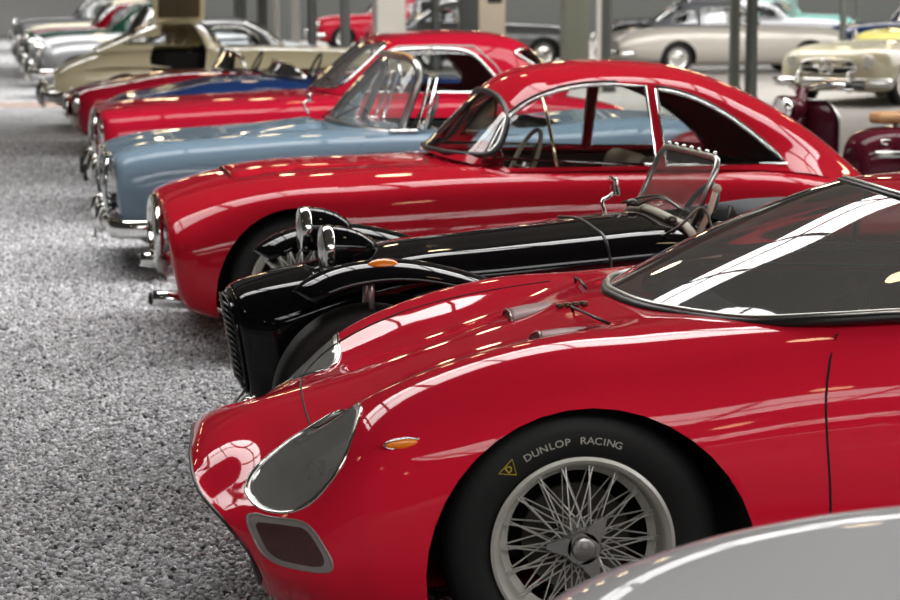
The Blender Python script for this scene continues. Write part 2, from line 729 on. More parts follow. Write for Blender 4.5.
def lamp(parent, p, r, name='headlamp', depth=None, tilt=0.0, back=None, yaw=0.0):
    """round headlamp facing -x with its own bezel and lens"""
    d = depth or r * 0.6
    e = sub(name, parent, p, (0, tilt, yaw))
    bm = bmesh.new()
    lathe(bm, [(r * 0.86, -0.004), (r * 0.95, -0.016), (r * 1.05, -0.010), (r * 1.08, 0.012), (r * 1.05, d)], 'x', 28)
    obj('bezel', bm, CHROME, e)
    bm = bmesh.new()
    lathe(bm, [(0.0001, -0.024), (r * 0.4, -0.021), (r * 0.7, -0.012), (r * 0.9, -0.002)], 'x', 28)
    obj('lens', bm, LENS, e)
    if back:
        bm = bmesh.new()
        lathe(bm, [(r * 1.03, 0.0), (r * 1.04, r * 0.4), (r * 0.98, r * 0.9), (r * 0.78, r * 1.5), (r * 0.45, r * 2.05), (r * 0.15, r * 2.3), (0.0001, r * 2.35)], 'x', 28)
        obj('lamp_shell', bm, back, e)
    return e


def steering_wheel(parent, c, r=0.19, tilt=R(-65), rim=LEATHER, name='steering_wheel'):
    bm = bmesh.new()
    n = 40
    tube(bm, [(r * math.cos(2 * PI * k / n), r * math.sin(2 * PI * k / n), 0) for k in range(n)], 0.011, 8, True)
    for k in range(3):
        a = 2 * PI * k / 3 + PI / 2
        tube(bm, [(0.02 * math.cos(a), 0.02 * math.sin(a), -0.02), (r * math.cos(a), r * math.sin(a), 0)], 0.006, 6, mat=1)
    lathe(bm, [(0.0001, 0.005), (0.035, 0.0), (0.035, -0.03), (0.018, -0.04), (0.018, -0.25)], 'z', 20, mat=1)
    o = obj(name, bm, [rim, SATIN], parent, c)
    o.rotation_euler = (0, tilt, 0)
    return o


def seat(parent, x, y, z, mat, w=0.46, hb=0.55, name='seat'):
    bm = bmesh.new()
    rbox(bm, (x, y, z + 0.07), (0.46, w, 0.16), 0.05, seg=3)
    rbox(bm, (x + 0.27, y, z + 0.07 + hb / 2), (0.14, w, hb), 0.06, Matrix.Rotation(R(14), 4, 'Y'), seg=3)
    return obj(name, bm, mat, parent)


def tub(parent, poly, z0, z1, mats=DARK, name='cockpit_tub'):
    """open-topped cockpit lining under a plan outline"""
    bm = bmesh.new()
    A = [bm.verts.new((x, y, z1(x, y) if callable(z1) else z1)) for x, y in poly]
    B = [bm.verts.new((x, y, z0)) for x, y in poly]
    n = len(poly)
    for k in range(n):
        bm.faces.new((A[k], A[(k + 1) % n], B[(k + 1) % n], B[k]))
    bm.faces.new(B)
    return obj(name, bm, mats, parent, smooth=False)


def rod(name, pts, r, mat, parent, seg=8, closed=False):
    bm = bmesh.new()
    tube(bm, pts, r, seg, closed)
    return obj(name, bm, mat, parent)


def body_gap(bvh, outline, side, r=0.003, mat=None, parent=None, closed=True, name='shut_line'):
    pts = on_side(bvh, outline, side, 0.0)
    if len(pts) > 3:
        return rod(name, pts, r, mat or GAP, parent, 6, closed)


def text_mesh(body, size, mat_name=None):
    cu = bpy.data.curves.new('txt', 'FONT')
    cu.body = body
    cu.size = size
    cu.align_x = 'CENTER'
    cu.resolution_u = 3
    o = bpy.data.objects.new('txt', cu)
    COL.objects.link(o)
    dg = bpy.context.evaluated_depsgraph_get()
    dg.update()
    me = bpy.data.meshes.new_from_object(o.evaluated_get(dg))
    bpy.data.objects.remove(o)
    bpy.data.curves.remove(cu)
    return me


# ================================================================== the low red racing coupe
def racing_coupe():
    loc, rot = (0.43, 5.565, 0), R(-6)
    t = thing('racing_coupe', 'low deep red mid engined racing coupe with teardrop lamp covers and wire wheels', 'car', loc, rot)
    S = [
        [(.030, 0, .462), (.031, .22, .452), (.056, .41, .412), (.125, .545, .358), (.170, .575, .305), (.195, .555, .25), (.20, .42, .18), (.18, 0, .15)],
        [(.050, 0, .488), (.054, .24, .470), (.080, .42, .408), (.150, .580, .362), (.198, .618, .308), (.215, .605, .245), (.22, .47, .16), (.21, 0, .135)],
        [(.110, 0, .518), (.112, .26, .494), (.135, .455, .418), (.205, .625, .385), (.250, .675, .320), (.270, .665, .245), (.28, .53, .145), (.27, 0, .125)],
        [(.210, 0, .552), (.210, .29, .510), (.220, .50, .455), (.285, .665, .424), (.325, .725, .345), (.345, .720, .255), (.35, .61, .14), (.34, 0, .12)],
        [(.310, 0, .578), (.310, .33, .548), (.318, .52, .542), (.365, .705, .498), (.395, .760, .392), (.41, .750, .265), (.42, .64, .14), (.42, 0, .12)],
        [(.440, 0, .614), (.440, .34, .598), (.445, .55, .648), (.460, .738, .575), (.475, .787, .43), (.48, .776, .28), (.49, .67, .14), (.49, 0, .12)],
        st(.65, .685, .738, .805, .50, .14, yf=.57, ysh=.745, zsh=.655, zv=.682),
        st(.90, .765, .798, .825, .52, .14, yf=.58, ysh=.765, zsh=.705, zv=.758),
        st(1.15, .832, .808, .83, .52, .14, yf=.61, ysh=.775, zsh=.71, zv=.822),
        st(1.5, .838, .834, .83, .53, .15, yf=.645, ysh=.785, zsh=.735, zv=.836),
        st(2.1, .865, .860, .835, .54, .15, yf=.66, ysh=.795, zsh=.75, zv=.86),
        st(2.6, .86, .83, .84, .55, .16, yf=.62, ysh=.79, zsh=.74),
        st(3.1, .88, .90, .85, .55, .18, yf=.62, ysh=.79, zsh=.78),
        st(3.6, .84, .84, .83, .55, .22, yf=.6, ysh=.77, zsh=.74),
        st(3.95, .78, .77, .78, .55, .30, yf=.56, ysh=.72, zsh=.70),
        st(4.08, .72, .71, .72, .55, .36, yf=.52, ysh=.66, zsh=.66),
    ]
    bm = loft(S, 8, 7)
    store_normals(bm)
    flat_end(bm, False)
    bvh = bvh_of(bm)
    # cockpit opening
    deck = [(1.22, 0), (1.30, .36), (1.45, .54), (1.75, .62), (2.4, .62), (2.6, .5), (2.6, -.5), (2.4, -.62), (1.75, -.62), (1.45, -.54), (1.30, -.36)]
    fs = clip(bm, deck, (0, 1), lambda c: c.z > .6)
    bmesh.ops.delete(bm, geom=fs, context='FACES')
    # lamp covers and ducts, outlines followed on the near side and mirrored
    lens_px = [(361, 407), (356, 428), (343, 463), (322, 493), (305, 507), (285, 513), (264, 510), (250, 499), (246, 487), (254, 470), (273, 453), (308, 429), (338, 412)]
    lens3 = seen(bvh, loc, rot, lens_px)
    lens_c = curve([tuple(p) for p in lens3], 4, True)
    duct_px = [(247, 518), (252, 514), (275, 518), (302, 522), (312, 529), (325, 548), (332, 562), (331, 570), (322, 572), (300, 569), (275, 562), (262, 552), (253, 536)]
    duct3 = seen(bvh, loc, rot, duct_px)
    duct_xz = curve([(p.x, p.z) for p in duct3], 4, True)

    def shrink(poly, k):
        cx = sum(p[0] for p in poly) / len(poly)
        cz = sum(p[1] for p in poly) / len(poly)
        return [(cx + (p[0] - cx) * k, cz + (p[1] - cz) * k) for p in poly]
    for side in (-1, 1):
        tst = lambda c, s=side: c.y * s > .2
        look = Vector((-.45, side * .55, .70))
        outline = [Vector((x, y * -side, z)) for x, y, z in lens_c]
        tl = lambda c, s=side: c.y * s > .2 and c.z > .3
        lb = detach(bm, clip_along(bm, outline, look, tl))
        gb = detach(lb, clip_along(lb, outline, look, tl, .93))
        # bucket behind the cover
        bb = gb.copy()
        lay = bb.verts.layers.float_vector['N0']
        for v in bb.verts:
            v.co = v.co - v[lay].normalized() * .055 + Vector((.02, 0, 0))
        bb.verts.layers.float_vector.remove(lay)
        be = [e for e in bb.edges if len(e.link_faces) == 1]
        r = bmesh.ops.extrude_edge_only(bb, edges=be)
        for v in [g for g in r['geom'] if isinstance(g, bmesh.types.BMVert)]:
            h = bvh.find_nearest(v.co)
            v.co = h[0]
        g = obj('headlamp_cover', gb, PLEXI, t)
        obj('cover_frame', lb, SATIN, g)
        obj('lamp_bucket', bb, BUCKET, g)
        c3 = along(bvh, [sum(outline, Vector((0, 0, 0))) / len(outline)], look, -.03)
        if c3:
            c = c3[0]
            lamp(g, (c.x + .03, c.y - side * .05, c.z - .03), .042, 'lamp_bulb_unit', .02, yaw=side * -.5)
        rim3 = along(bvh, outline, look, .001)
        rod('cover_rim', rim3, .0042, CHROME, g, 6, True)
        fs = clip(bm, duct_xz, (0, 2), tst)
        db = detach(bm, fs)
        inner = clip(db, shrink(duct_xz, .80), (0, 2), tst)
        ib = detach(db, inner)
        d = obj('brake_duct', db, DUCTG, t)
        obj('duct_gauze', ib, MESHG, d)
        rod('duct_rim', on_side(bvh, duct_xz, side, .0005), .003, DUCTG, d, 6, True)
        # small amber side light
        c = on_side(bvh, [(.536, .594)], side)[0]
        bmi = bmesh.new()
        bmesh.ops.create_uvsphere(bmi, u_segments=20, v_segments=12, radius=1)
        bmesh.ops.scale(bmi, vec=(.050, .009, .0125), verts=bmi.verts)
        for v in bmi.verts:
            if v.co.x > 0:
                v.co.z *= 1 - .45 * v.co.x / .05
        o = obj('side_indicator', bmi, ORANGE, t, (c.x, c.y - side * .002, c.z))
        o.rotation_euler = (side * R(-18), R(-3), side * R(-5))
        bmi = bmesh.new()
        tube(bmi, [(.053 * math.cos(a), 0, .0145 * math.sin(a) * (1 - .45 * max(0, math.cos(a)))) for a in [2 * PI * k / 30 for k in range(30)]], .0028, 6, True)
        obj('indicator_bezel', bmi, CHROME, o)
    # arches
    for i, (cx, r) in enumerate(((.962, .385), (3.36, .385))):
        arch(bm, bvh, t, cx, .29, r, RED, zmin=.2)
    # doors
    door = curve([(1.515, .30), (1.513, .45), (1.504, .69), (1.525, .775)], 5) + [(1.555, .82), (1.60, .85), (2.30, .862), (2.42, .83), (2.44, .5), (2.38, .28), (1.55, .28)]
    for side in (-1, 1):
        fs = clip(bm, door, (0, 2), lambda c, s=side: c.y * s > .55)
        db = detach(bm, fs)
        d = obj('door', db, RED, t)
        body_gap(bvh, door, side, .0032, GAP, d)
    # nose opening: a dark lined mouth
    mb = bmesh.new()
    M = S[0]
    ring = [Vector((p[0], p[1], p[2])) for p in M] + [Vector((p[0], -p[1], p[2])) for p in M[-2:0:-1]]
    ring = [Vector(q) for q in curve(ring, 6, True)]
    A = [mb.verts.new(p) for p in ring]
    B = [mb.verts.new((p.x + .03, p.y * .97, .31 + (p.z - .31) * .90)) for p in ring]
    C = [mb.verts.new((.42, p.y * .8, .33 + (p.z - .31) * .6)) for p in ring]
    n = len(ring)
    for X, Y, mi in ((A, B, 0), (B, C, 1)):
        for k in range(n):
            f = mb.faces.new((X[k], X[(k + 1) % n], Y[(k + 1) % n], Y[k]))
            f.material_index = mi
    f = mb.faces.new(C)
    f.material_index = 1
    mo = obj('nose_intake', mb, [RED, DARK], t)
    rod('intake_lip', [p + Vector((-.001, 0, 0)) for p in ring], .0045, SEAL, mo, 6, True)
    gb = bmesh.new()
    for k in range(7):
        z = .21 + .03 * k
        yy = .46 - .02 * k
        tube(gb, curve([(.26, -yy, z), (.20, -yy * .6, z), (.185, 0, z), (.20, yy * .6, z), (.26, yy, z)], 4), .005, 6)
    obj('intake_bars', gb, SATIN, mo)
    body = obj('body', bm, RED, t)
    # front lid: its shut line, a catch on the nose
    lid = curve([(.62, .47), (.40, .455), (.345, .40), (.325, .25), (.318, 0), (.325, -.25), (.345, -.40), (.40, -.455), (.62, -.47)], 6)
    rod('lid_shut_line', on_top(bvh, lid, 0), .0028, GAP, body)
    lid = [(.62 + .42 * k / 20, s_ * (.47 - .05 * k / 20)) for s_ in (1,) for k in range(21)]
    for s_ in (-1, 1):
        rod('lid_side_line', on_top(bvh, [(x, y * s_) for x, y in lid], 0), .0022, GAP, body)
    cb = bmesh.new()
    p = on_top(bvh, [(.165, .12), (.195, .16)], .004)
    tube(cb, p, .006, 8)
    obj('lid_catch', cb, CHROME, body)
    # two gauze scoops in front of the windscreen
    for (x, y, w, L) in ((.875, .09, .095, .125), (.885, -.37, .098, .13)):
        vb = bmesh.new()
        rows = []
        for i in range(9):
            u = i / 8
            ww = w * (1 - u ** 3 * .90)
            hh = .019 * (1 - u ** 1.6)
            row = []
            for k in range(-6, 7):
                a = k / 6
                px_, py_ = x + L * u, y + ww * a
                q = on_top(bvh, [(px_, py_)])[0]
                row.append(vb.verts.new((q.x, q.y, q.z + hh * math.sqrt(max(0, 1 - a * a)) + .001)))
            rows.append(row)
        for i in range(8):
            for k in range(12):
                vb.faces.new((rows[i][k], rows[i + 1][k], rows[i + 1][k + 1], rows[i][k + 1]))
        front = []
        for k in range(-6, 7):
            q = on_top(bvh, [(x + .002, y + w * k / 6)])[0]
            front.append(vb.verts.new(q))
        for k in range(12):
            f = vb.faces.new((front[k], rows[0][k], rows[0][k + 1], front[k + 1]))
            f.material_index = 1
        edge = [v.co.copy() for v in rows[0]]
        v_ = obj('air_scoop', vb, [principled('scoop_grey', (.24, .12, .12), .45, .2), MESHG], t)
        rod('scoop_lip', edge, .003, SATIN, v_, 6)
    # greenhouse
    G = [
        [(1.135, 0, .835), (1.188, .26, .832), (1.295, .43, .830), (1.40, .58, .838), (1.52, .66, .853), (1.68, .70, .866)],
        [(1.45, 0, .985), (1.48, .26, .98), (1.57, .42, .970), (1.68, .54, .950), (1.77, .635, .918), (1.84, .70, .868)],
        [(1.785, 0, 1.115), (1.81, .20, 1.108), (1.87, .33, 1.088), (1.95, .42, 1.055), (1.98, .60, .965), (2.0, .70, .868)],
        [(1.95, 0, 1.135), (1.97, .20, 1.128), (2.0, .33, 1.11), (2.05, .425, 1.075), (2.06, .61, .96), (2.07, .70, .868)],
        [(2.2, 0, 1.14), (2.2, .20, 1.133), (2.2, .33, 1.115), (2.2, .43, 1.08), (2.2, .61, .96), (2.2, .70, .868)],
        [(2.45, 0, 1.11), (2.45, .20, 1.105), (2.45, .33, 1.09), (2.45, .43, 1.06), (2.45, .61, .955), (2.45, .70, .866)],
        [(2.75, 0, 1.0), (2.75, .20, 1.0), (2.75, .33, .99), (2.75, .43, .97), (2.75, .54, .91), (2.75, .68, .83)],
        [(3.1, 0, .87), (3.1, .20, .87), (3.1, .33, .87), (3.1, .42, .87), (3.1, .5, .86), (3.1, .62, .85)],
    ]
    ws = loft(G, 8, 6, keep=lambda u, v: u < 2 and abs(v) < 5)
    store_normals(ws)
    w_ = obj('windscreen', ws, TGLASS, t)
    rf = loft(G, 8, 6, keep=lambda u, v: u > 2 and not (u < 4.7 and abs(v) > 3.1))
    store_normals(rf)
    obj('roof', rf, RED, t)
    sw = loft(G, 8, 6, keep=lambda u, v: 2 < u < 4.7 and abs(v) > 3.1)
    store_normals(sw)
    obj('side_window', sw, TGLASS, t)
    half = curve(G[0], 8)
    base = [(x, -y, z) for x, y, z in half[::-1]] + half[1:]
    side_run = [(1.9, .70, .867), (2.2, .70, .868), (2.45, .70, .866)]
    base = [(x, -y, z) for x, y, z in side_run[::-1]] + base + side_run
    rod('windscreen_seal', [Vector(p) + Vector((-.006, 0, -.004)) for p in base], .013, SEAL, w_)
    rod('windscreen_trim', [Vector(p) + Vector((0, 0, .009)) for p in base], .0075, SATIN, w_)
    half = curve(G[2], 8)
    head = [(x, -y, z) for x, y, z in half[::-1]] + half[1:]
    rod('header_seal', head, .007, SEAL, w_)
    rod('header_trim', [Vector(p) + Vector((.012, 0, .008)) for p in head], .006, SATIN, w_)
    # wipers resting on the scuttle
    for a, b in (((1.02, -.12), (1.05, -.50)), ((1.10, .34), (1.09, .08))):
        pa = on_top(bvh, [a], .014)[0]
        pm = on_top(bvh, [((a[0] + b[0]) / 2, (a[1] + b[1]) / 2)], .022)[0]
        pb = on_top(bvh, [b], .012)[0]
        wbm = bmesh.new()
        tube(wbm, [on_top(bvh, [a], -.005)[0], pa, pm, pb], .004, 6)
        o = obj('wiper', wbm, SEAL, t)
    hb = bmesh.new()
    for k in range(4):
        q = on_top(bvh, [(1.0 + .018 * k, -.03 - .02 * k)], .006)[0]
        lathe(hb, [(.009, -.005), (.011, 0), (.009, .006)], 'z', 10, q)
    obj('washer_hardware', hb, principled('old_brass', (.14, .10, .06), .4, .8), t)
    # cabin
    tub(t, deck, .25, .80, DARK)
    seat(t, 1.95, -.27, .22, LEATHER, .44, .55)
    seat(t, 1.95, .27, .22, LEATHER, .44, .55)
    steering_wheel(t, (1.66, -.26, .72), .175, R(-62), principled('dark_wood_rim', (.10, .06, .03), .4, coat=.5))
    db = bmesh.new()
    rbox(db, (1.45, 0, .70), (.16, 1.05, .16), .05, seg=3)
    obj('dashboard', db, GREYL, t)
    # wheels
    for x in (.952, 3.36):
        for y in (-.645, .645):
            wh = wheel(t, x, y, .33, .165, .209, 'wire')
            if x < 1 and y < 0:
                h = .165 / 2
                words = ([('D', 121), ('U', 116.4), ('N', 111.8), ('L', 107.4), ('O', 103.2), ('P', 98.8)], [('R', 90.5), ('A', 86.6), ('C', 82.6), ('I', 79.3), ('N', 75.8), ('G', 71.6)])
                for word in words:
                    lb = bmesh.new()
                    for ch, deg in word:
                        me = text_mesh(ch, .024)
                        a = R(deg)
                        M = Matrix.Translation((.249 * math.cos(a), -h * 1.035 - .0018, .249 * math.sin(a))) @ Matrix.Rotation(-(a - PI / 2), 4, 'Y') @ Matrix.Rotation(PI / 2, 4, 'X') @ Matrix.Diagonal((1.15, 1, 1, 1))
                        me.transform(M)
                        lb.from_mesh(me)
                        bpy.data.meshes.remove(me)
                    obj('tyre_lettering', lb, WHITEL, wh, smooth=False)
                lb = bmesh.new()
                a = R(132.5)
                M = Matrix.Translation((.262 * math.cos(a), -h * 1.03 - .0022, .262 * math.sin(a))) @ Matrix.Rotation(-(a - PI / 2), 4, 'Y')
                tri = [(-.024, 0, .008), (.022, 0, .012), (.004, 0, -.022)]
                tube(lb, [M @ Vector(p) for p in tri], .0016, 5, True)
                me = text_mesh('D', .022)
                me.transform(M @ Matrix.Translation((0, 0, -.008)) @ Matrix.Rotation(PI / 2, 4, 'X'))
                lb.from_mesh(me)
                bpy.data.meshes.remove(me)
                obj('tyre_emblem', lb, YELLOWL, wh, smooth=False)
    return t


# ================================================================== the silver car nearest the camera
def silver_roadster():
    t = thing('silver_roadster', 'silver grey roadster in the corner, its smooth fender before the wire wheel', 'car', (.55, 2.85, 0), R(-4))
    S = [st(.02, .44, .43, .50, .36, .20, yf=.36, s=.10), st(.06, .49, .485, .62, .38, .16, yf=.42, s=.12), st(.18, .55, .56, .72, .42, .15, yf=.47, s=.08),
         st(.33, .585, .632, .77, .45, .14, yf=.50), st(.53, .61, .702, .79, .47, .14, yf=.51, zv=.60), st(.75, .635, .742, .80, .48, .14, yf=.52, zv=.63), st(1.0, .665, .760, .81, .48, .14, yf=.53, zv=.66),
         st(1.4, .715, .770, .82, .5, .15, yf=.56, zv=.71),
         st(2.0, .75, .775, .82, .5, .15, yf=.6), st(2.6, .78, .80, .82, .5, .16, yf=.6), st(3.2, .78, .81, .81, .5, .2, yf=.58), st(3.8, .66, .68, .72, .48, .26), st(4.0, .55, .55, .6, .46, .32)]
    bm = loft(S, 7, 6)
    store_normals(bm)
    flat_end(bm, True)
    flat_end(bm, False)
    bvh = bvh_of(bm)
    deck = [(1.72, .45), (1.85, .58), (2.5, .58), (2.65, .45), (2.65, -.45), (2.5, -.58), (1.85, -.58), (1.72, -.45)]
    bmesh.ops.delete(bm, geom=clip(bm, deck, (0, 1), lambda c: c.z > .5), context='FACES')
    for cx in (.82, 3.1):
        arch(bm, bvh, t, cx, .29, .36, SILVER, zmin=.2)
    obj('body', bm, SILVER, t)
    tub(t, deck, .22, .74, LEATHER)
    seat(t, 2.1, -.28, .2, LEATHER)
    seat(t, 2.1, .28, .2, LEATHER)
    steering_wheel(t, (1.9, -.28, .72))
    for y in (-.46, .46):
        p, n = on_front(bvh, y, .43)
        if p:
            lamp(t, (p.x + .02, p.y, p.z), .07)
    for x in (.82, 3.1):
        for y in (-.66, .66):
            wheel(t, x, y, .32, .16, .2, 'disc')
    sb = bmesh.new()
    tube(sb, curve([(1.72, -.55, .77), (1.66, -.4, .80), (1.62, 0, .82), (1.66, .4, .80), (1.72, .55, .77)], 6), .012)
    s_ = obj('screen_frame', sb, CHROME, t)
    return t


# ================================================================== the black open wheeler
def black_sports():
    t = thing('open_sports_car', 'narrow black open sports car with free standing headlamps and swept wings', 'car', (.62, 7.3, 0), 0)

    def sq(x, top, w, bot=.17, edge=.05, side=None, lean=0.0):
        return [(x, 0, top), (x, .5 * w, top - .012), (x, .84 * w, top - edge * .6), (x + lean * .3, w * .985, top - edge * 1.6), (x + lean * .6, w, top - .22), (x + lean, w * .98, bot + .10), (x + lean, w * .93, bot), (x + lean, 0, bot)]
    S = [[(.112, 0, .590), (.112, .10, .586), (.116, .165, .566), (.124, .200, .52), (.140, .205, .43), (.155, .195, .33), (.162, .16, .285), (.162, 0, .275)],
         [(.130, 0, .618), (.130, .11, .613), (.133, .18, .592), (.142, .225, .53), (.156, .230, .43), (.175, .220, .31), (.18, .185, .255), (.18, 0, .245)],
         [(.20, 0, .646), (.20, .12, .640), (.20, .20, .616), (.21, .255, .55), (.225, .27, .44), (.24, .26, .29), (.25, .22, .22), (.25, 0, .21)],
         sq(.43, .700, .285, .19, .06, lean=.02), sq(.70, .760, .315, .17), sq(1.0, .790, .345, .17), sq(1.29, .818, .375), sq(1.58, .843, .41), sq(1.70, .835, .43)]
    bm = loft(S, 6, 6)
    store_normals(bm)
    bvh = bvh_of(bm)
    obj('bonnet', bm, BLACKP, t)
    # grille shell
    gb = bmesh.new()
    ring = [Vector(p) for p in S[0]] + [Vector((p[0], -p[1], p[2])) for p in S[0][-2:0:-1]]
    ring = [Vector(q) for q in curve(ring, 5, True)]
    c = Vector((.17, 0, .44))
    A = [gb.verts.new(p) for p in ring]
    B = [gb.verts.new(p * .86 + c * .14 + Vector((.01, 0, 0))) for p in ring]
    n = len(ring)
    for k in range(n):
        gb.faces.new((A[k], A[(k + 1) % n], B[(k + 1) % n], B[k]))
    f = gb.faces.new(B)
    f.material_index = 1
    g = obj('grille_shell', gb, [BLACKP, DARK], t)
    sb = bmesh.new()
    for k in range(13):
        z = .31 + .022 * k
        x = .152 - (z - .285) * .165
        tube(sb, [(x, -.19, z), (x - .012, 0, z), (x, .19, z)], .0045, 6)
    obj('grille_slats', sb, principled('dark_steel', (.05, .05, .05), .3, .9), g)
    rod('grille_rim', [p + Vector((-.003, 0, 0)) for p in ring], .007, BLACKP, g, 8, True)
    rod('number_plate_stay', [(.16, -.15, .30), (.11, -.16, .24), (.085, -.16, .19)], .006, SATIN, t)
    rod('tow_loop', [(.17, -.15, .28), (.12, -.12, .22), (.17, -.08, .21)], .005, SATIN, t)
    # rear body and cockpit
    S2 = [[(1.70, 0, .30), (1.70, .3, .30), (1.70, .40, .30), (1.70, .425, .40), (1.70, .43, .6), (1.70, .425, .775), (1.70, .40, .80)],
          [(2.0, 0, .30), (2.0, .3, .30), (2.0, .42, .30), (2.0, .455, .40), (2.0, .46, .6), (2.0, .455, .80), (2.0, .43, .825)],
          [(2.5, 0, .30), (2.5, .3, .30), (2.5, .42, .30), (2.5, .475, .40), (2.5, .48, .6), (2.5, .475, .82), (2.5, .45, .845)],
          [(3.1, 0, .34), (3.1, .3, .34), (3.1, .42, .34), (3.1, .475, .42), (3.1, .48, .6), (3.1, .475, .82), (3.1, .45, .845)]]
    bm = loft(S2, 5, 5)
    flat_end(bm, False)
    obj('body_tub', bm, BLACKP, t, auto=R(40))
    tb = bmesh.new()
    rows = []
    for x, z in ((1.82, .83), (2.1, .862), (2.5, .875), (2.9, .872), (3.1, .86)):
        rows.append([tb.verts.new((x, y, z - .03 * (abs(y) / .46) ** 4)) for y in [-.465 + .93 * k / 14 for k in range(15)]])
    for i in range(4):
        for k in range(14):
            tb.faces.new((rows[i][k], rows[i + 1][k], rows[i + 1][k + 1], rows[i][k + 1]))
    bmesh.ops.solidify(tb, geom=tb.faces[:], thickness=.012)
    obj('tonneau_cover', tb, principled('blue_grey_cover', (.16, .17, .19), .6), t)
    # black folded side screen and dash
    db = bmesh.new()
    rbox(db, (1.76, 0, .72), (.06, .80, .16), .02)
    obj('dashboard', db, LEATHER, t)
    steering_wheel(t, (1.84, .18, .79), .15, R(-62))
    # scuttle strap line and beading
    strap = [(1.36, y) for y in [-.37 + .74 * k / 24 for k in range(25)]]
    q = on_top(bvh, strap, .001)
    low = on_side(bvh, [(1.365, z) for z in (.35, .45, .55, .65, .72)], -1, .001)
    rod('bonnet_shut_line', low + q, .006, SEAL, t)
    # mouldings round the scuttle
    arc = [(1.62 + .035 * abs(y / .41) ** 2, y) for y in [-.40 + .80 * k / 30 for k in range(31)]]
    q = on_top(bvh, arc, .012)
    rod('scuttle_beading', q, .015, TRIMW, t, 10)
    tb = bmesh.new()
    prism(tb, [(1.56, .56), (1.72, .56), (1.74, .80), (1.68, .80)], (0, 2), -.445, -.425)
    obj('screen_side_gusset', tb, TRIMW, t)
    # windscreen
    zb, zt, xb, xt, hw = .83, 1.058, 1.665, 1.765, .335
    fr = []
    outline = [(-hw, 0), (-hw * .97, .86), (-hw * .90, .97), (-hw * .78, 1.0), (hw * .78, 1.0), (hw * .90, .97), (hw * .97, .86), (hw, 0)]
    for y, u in outline:
        fr.append(Vector((xb + (xt - xb) * u, y, zb + (zt - zb) * u)))
    gb = bmesh.new()
    gb.faces.new([gb.verts.new(p) for p in fr])
    w = obj('windscreen', gb, DGLASS, t, smooth=False)
    rod('screen_frame', fr + [], .011, SATIN, w, 8, True)
    for k in range(7):
        y = -.26 + .52 * k / 6
        fb = bmesh.new()
        lathe(fb, [(.0001, .008), (.008, .006), (.010, 0), (.008, -.006)], 'x', 10, (xt + .002, y, zt + .012))
        obj('hood_fastener', fb, CHROME, w)
    # near stay with its wing nut, and the dark quarter flap
    sb = bmesh.new()
    tube(sb, [(1.68, -.355, .80), (1.72, -.36, .89), (1.74, -.357, .955)], .011)
    lathe(sb, [(.0001, -.014), (.013, -.012), (.016, 0), (.013, .012), (.0001, .014)], 'y', 16, (1.742, -.36, .96))
    obj('screen_stay', sb, TRIMW, w)
    fb = bmesh.new()
    prism(fb, [(1.80, .80), (1.87, .80), (1.815, .895)], (0, 2), -.31, -.27)
    obj('quarter_flap', fb, LEATHER, t)
    # cables, wipers, knobs around the scuttle
    cb = bmesh.new()
    tube(cb, curve([(1.55, -.36, .80), (1.60, -.40, .84), (1.68, -.40, .90), (1.72, -.42, .80), (1.76, -.40, .78)], 6), .005)
    tube(cb, curve([(1.60, .10, .86), (1.64, -.05, .90), (1.67, -.22, .87)], 6), .005)
    tube(cb, curve([(1.58, .22, .86), (1.66, .05, .90), (1.67, -.12, .88)], 6), .005)
    for p in ((1.60, -.30, .85), (1.58, .1, .87), (1.70, -.39, .81), (1.76, -.34, .83), (1.80, -.36, .80)):
        lathe(cb, [(.0001, -.012), (.020, -.010), (.022, .004), (.012, .014), (.0001, .016)], 'z', 12, p)
    obj('wiper_gear', cb, principled('tarnished_metal', (.10, .095, .085), .35, .9), t)
    # wing mirror on the far side
    mb = bmesh.new()
    tube(mb, curve([(1.56, .33, .79), (1.545, .37, .85), (1.58, .40, .865), (1.60, .40, .88)], 6), .007)
    rbox(mb, (1.60, .40, .905), (.018, .085, .07), .008, Matrix.Rotation(R(-10), 4, 'Y'))
    obj('wing_mirror', mb, CHROME, t)
    # headlamps on stalks
    for x, y, z in ((.418, -.235, .770), (.408, .235, .787)):
        l = lamp(t, (x, y, z), .076, depth=.022, back=BLACKP)
        rod('lamp_stalk', [(.09, 0, -.06), (.11, -math.copysign(.03, y), -.14)], .013, BLACKP, l)
    # wings
    for side in (-1, 1):
        path = curve([(.262, .675), (.30, .708), (.376, .745), (.504, .770), (.666, .765), (.911, .700), (1.2, .57), (1.5, .42), (1.75, .30), (2.0, .255), (2.3, .25)], 6)
        wb = bmesh.new()
        rows = []
        n = len(path)
        for i, (x, z) in enumerate(path):
            u = i / (n - 1)
            hw_ = .125 * min(1, (u / .16 + .03) ** .6)
            row = []
            for k in range(-6, 7):
                a = k / 6
                row.append(wb.verts.new((x + .02 * a * a, side * (.555 + hw_ * a), z - .045 * a * a * min(1, u / .1) - .01 * abs(a) ** 6)))
            rows.append(row)
        for i in range(n - 1):
            for k in range(12):
                wb.faces.new((rows[i][k], rows[i + 1][k], rows[i + 1][k + 1], rows[i][k + 1]))
        bmesh.ops.recalc_face_normals(wb, faces=wb.faces)
        bmesh.ops.solidify(wb, geom=wb.faces[:], thickness=.006)
        w_ = obj('front_wing', wb, BLACKP, t)
        sb = bmesh.new()
        tube(sb, [(.51, side * .62, .62), (.51, side * .60, .75)], .011)
        tube(sb, [(.51, side * .44, .50), (.52, side * .48, .75)], .011)
        obj('wing_stay', sb, SATIN, w_)
        ib = bmesh.new()
        bmesh.ops.create_uvsphere(ib, u_segments=20, v_segments=12, radius=1)
        bmesh.ops.scale(ib, vec=(.052, .026, .021), verts=ib.verts)
        ii = obj('amber_indicator', ib, ORANGE, t, (.55, side * .60, .758))
        # suspension links
        lb = bmesh.new()
